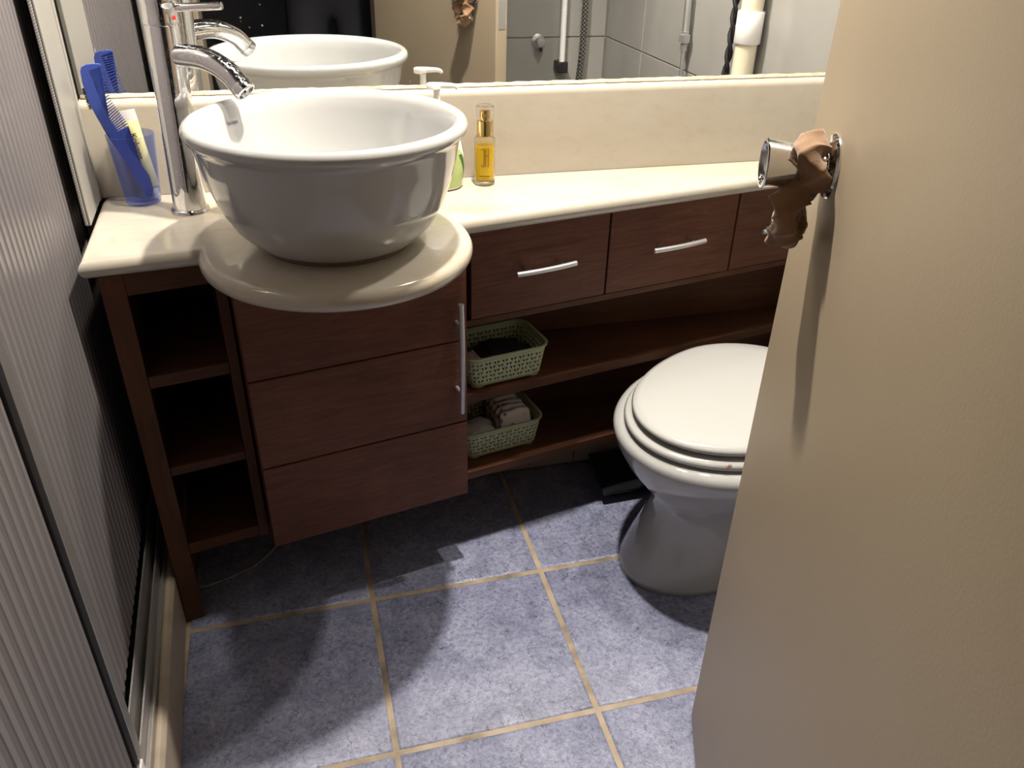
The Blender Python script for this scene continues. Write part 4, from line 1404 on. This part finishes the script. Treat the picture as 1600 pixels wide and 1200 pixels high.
# ------------------------------------------------------------------ photographer in the dark hall (seen only in the mirror)
def person():
    root = thing('person', (0.20, -1.74, 0), 'person in dark clothes holding up a phone in the dark doorway', 'person')
    R_ = Vector((0.9966, -0.0825, 0)); F_ = Vector((0.0825, 0.9966, 0))     # body right / facing
    O_ = Vector((0.20, -1.74, 0))

    def bp(r, f, z): return O_ + R_ * r + F_ * f + Vector((0, 0, z))
    verts, edges, rad = [], [], []

    def add(p, r, par=None):
        verts.append(p); rad.append(r if isinstance(r, tuple) else (r, r))
        if par is not None: edges.append((par, len(verts) - 1))
        return len(verts) - 1
    pel = add(bp(0, 0, 0.90), (0.155, 0.115))
    wa = add(bp(0, 0.005, 1.03), (0.130, 0.098), pel)
    ch = add(bp(0, 0.01, 1.18), (0.145, 0.105), wa)
    sh_ = add(bp(0, 0.0, 1.31), (0.125, 0.080), ch)
    nk = add(bp(0, 0.012, 1.385), 0.050, sh_)
    nk2 = add(bp(0, 0.025, 1.43), 0.048, nk)
    h1 = add(bp(0, 0.045, 1.475), (0.066, 0.078), nk2)
    h2 = add(bp(0, 0.045, 1.54), (0.074, 0.090), h1)
    add(bp(0, 0.035, 1.600), (0.056, 0.066), h2)
    for sgn in (-1, 1):
        hp = add(bp(0.085 * sgn, 0, 0.84), 0.090, pel)
        kn = add(bp(0.095 * sgn, 0.02, 0.47), 0.056, hp)
        cf = add(bp(0.097 * sgn, -0.005, 0.34), 0.054, kn)
        an = add(bp(0.098 * sgn, -0.02, 0.095), 0.036, cf)
        hl = add(bp(0.100 * sgn, -0.03, 0.045), 0.040, an)
        ft = add(bp(0.110 * sgn, 0.10, 0.035), 0.036, hl)
        add(bp(0.115 * sgn, 0.165, 0.028), 0.026, ft)
    ph_c = Vector((0.0085, -1.4545, 1.168))                                  # phone centre, just behind the lens
    side = Vector((0.9669, -0.2543, 0.0215)); upv = Vector((0.1137, 0.5046, 0.8558)); fw = Vector((0.2285, 0.8250, -0.5168))
    hands = []
    for sgn in (-1, 1):
        s0 = add(bp(0.150 * sgn, 0.0, 1.300), 0.056, sh_)
        wr = ph_c + side * (0.100 * sgn) - fw * 0.055 - upv * 0.045
        shp = bp(0.165 * sgn, 0, 1.28)
        el = (shp + wr) * 0.5 + R_ * (0.085 * sgn) + Vector((0, 0, -0.11))
        e1 = add(el, 0.041, s0)
        w1 = add(wr, 0.027, e1)
        pm = wr + side * (-0.010 * sgn) + fw * 0.030 + upv * 0.012
        p1 = add(pm, (0.030, 0.020), w1)
        hands.append(pm)
        for k in range(4):                                                   # fingers curl behind the phone's back edge
            ln = (0.026, 0.029, 0.027, 0.021)[k]
            b0 = pm + upv * (0.026 - 0.017 * k) + fw * 0.016 - side * (0.010 * sgn)
            f1 = add(b0, 0.0095, p1)
            f2 = add(b0 + fw * (ln * 0.75) - side * (0.004 * sgn), 0.0085, f1)
            f3 = add(b0 + fw * (ln * 0.80) - side * (ln * 0.9 * sgn), 0.0080, f2)
        t0 = pm + upv * 0.030 - fw * 0.006 - side * (0.006 * sgn)
        t1 = add(t0, 0.0115, p1)
        t2 = add(t0 + upv * 0.022 - side * (0.016 * sgn), 0.0100, t1)
        add(t0 + upv * 0.030 - side * (0.034 * sgn) + fw * 0.004, 0.0085, t2)
    me = bpy.data.meshes.new('skeleton'); me.from_pydata(verts, edges, [])
    tmp = bpy.data.objects.new('skeleton', me); C.objects.link(tmp)
    tmp.modifiers.new('skin', 'SKIN'); sb = tmp.modifiers.new('sub', 'SUBSURF'); sb.levels = 2
    for i, sv_ in enumerate(me.skin_vertices[0].data):
        sv_.radius = rad[i]; sv_.use_root = (i == 0)
    dg = bpy.context.evaluated_depsgraph_get(); dg.update()
    m2 = bpy.data.meshes.new_from_object(tmp.evaluated_get(dg))
    bpy.data.objects.remove(tmp)
    bm = BM(); bm.from_mesh(m2); bpy.data.meshes.remove(m2)
    for f in bm.faces:
        c = f.calc_center_median()
        if min((c - h).length for h in hands) < 0.085: f.material_index = 2
        elif c.z > 1.375: f.material_index = 2
        elif c.z < 0.075: f.material_index = 3
        elif c.z < 0.93 and abs((c - O_).dot(R_)) < 0.24: f.material_index = 1
        else: f.material_index = 0
    o = obj('body', bm, m_denim, root, smooth=True, ang=180)
    for m in (m_trouser, m_skin, m_black): o.data.materials.append(m)
    bm = BM(); puff(bm, bp(0, 0.022, 1.575), R_, F_, (0, 0, 1), 0.088, 0.098, 0.088, 0.95, 28, 18, 0.02, 3)
    for v_ in list(bm.verts):
        d = v_.co - O_
        if d.dot(F_) > 0.075 and v_.co.z < 1.60: v_.co -= F_ * (d.dot(F_) - 0.060)
    puff(bm, bp(0, -0.045, 1.44), R_, F_, (0, 0, 1), 0.075, 0.045, 0.11, 0.9, 24, 14, 0.03, 4)
    obj('hair', bm, m_hair, root, smooth=True, ang=180)
    for sgn in (-1, 1):
        bm = BM(); puff(bm, bp(0.029 * sgn, 0.122, 1.528), R_, F_, (0, 0, 1), 0.013, 0.008, 0.0065, 1.0, 16, 10)
        obj('eye', bm, m_inkblack, root, smooth=True, ang=180)
        bm = BM(); puff(bm, bp(0.078 * sgn, 0.040, 1.522), R_, F_, (0, 0, 1), 0.010, 0.018, 0.030, 0.9, 16, 10)
        obj('ear', bm, m_skin, root, smooth=True, ang=180)
    bm = BM(); puff(bm, bp(0, 0.132, 1.507), R_, F_, (0, 0, 1), 0.012, 0.016, 0.022, 0.9, 16, 10)
    obj('nose', bm, m_skin, root, smooth=True, ang=180)
    bm = BM(); puff(bm, bp(0, 0.122, 1.468), R_, F_, (0, 0, 1), 0.022, 0.007, 0.006, 0.9, 16, 10)
    obj('mouth', bm, mat('lips', (0.35, 0.12, 0.10), 0.5), root, smooth=True, ang=180)
    ph = thing('phone', ph_c, 'black phone held up in both hands in the doorway', 'phone')
    bm = BM()
    loft(bm, [[ph_c + side * x + upv * y + fw * d for x, y in rrect(0, 0, 0.074, 0.036, 0.009)] for d in (-0.004, 0.004)])
    obj('phone_body', bm, m_darkplastic, ph, bevel=0.0015)
    bm = BM()
    loft(bm, [[ph_c + side * x + upv * y + fw * d for x, y in rrect(-0.050, 0.012, 0.017, 0.017, 0.006)] for d in (0.004, 0.0055)])
    obj('camera_bump', bm, m_black, ph)


person()
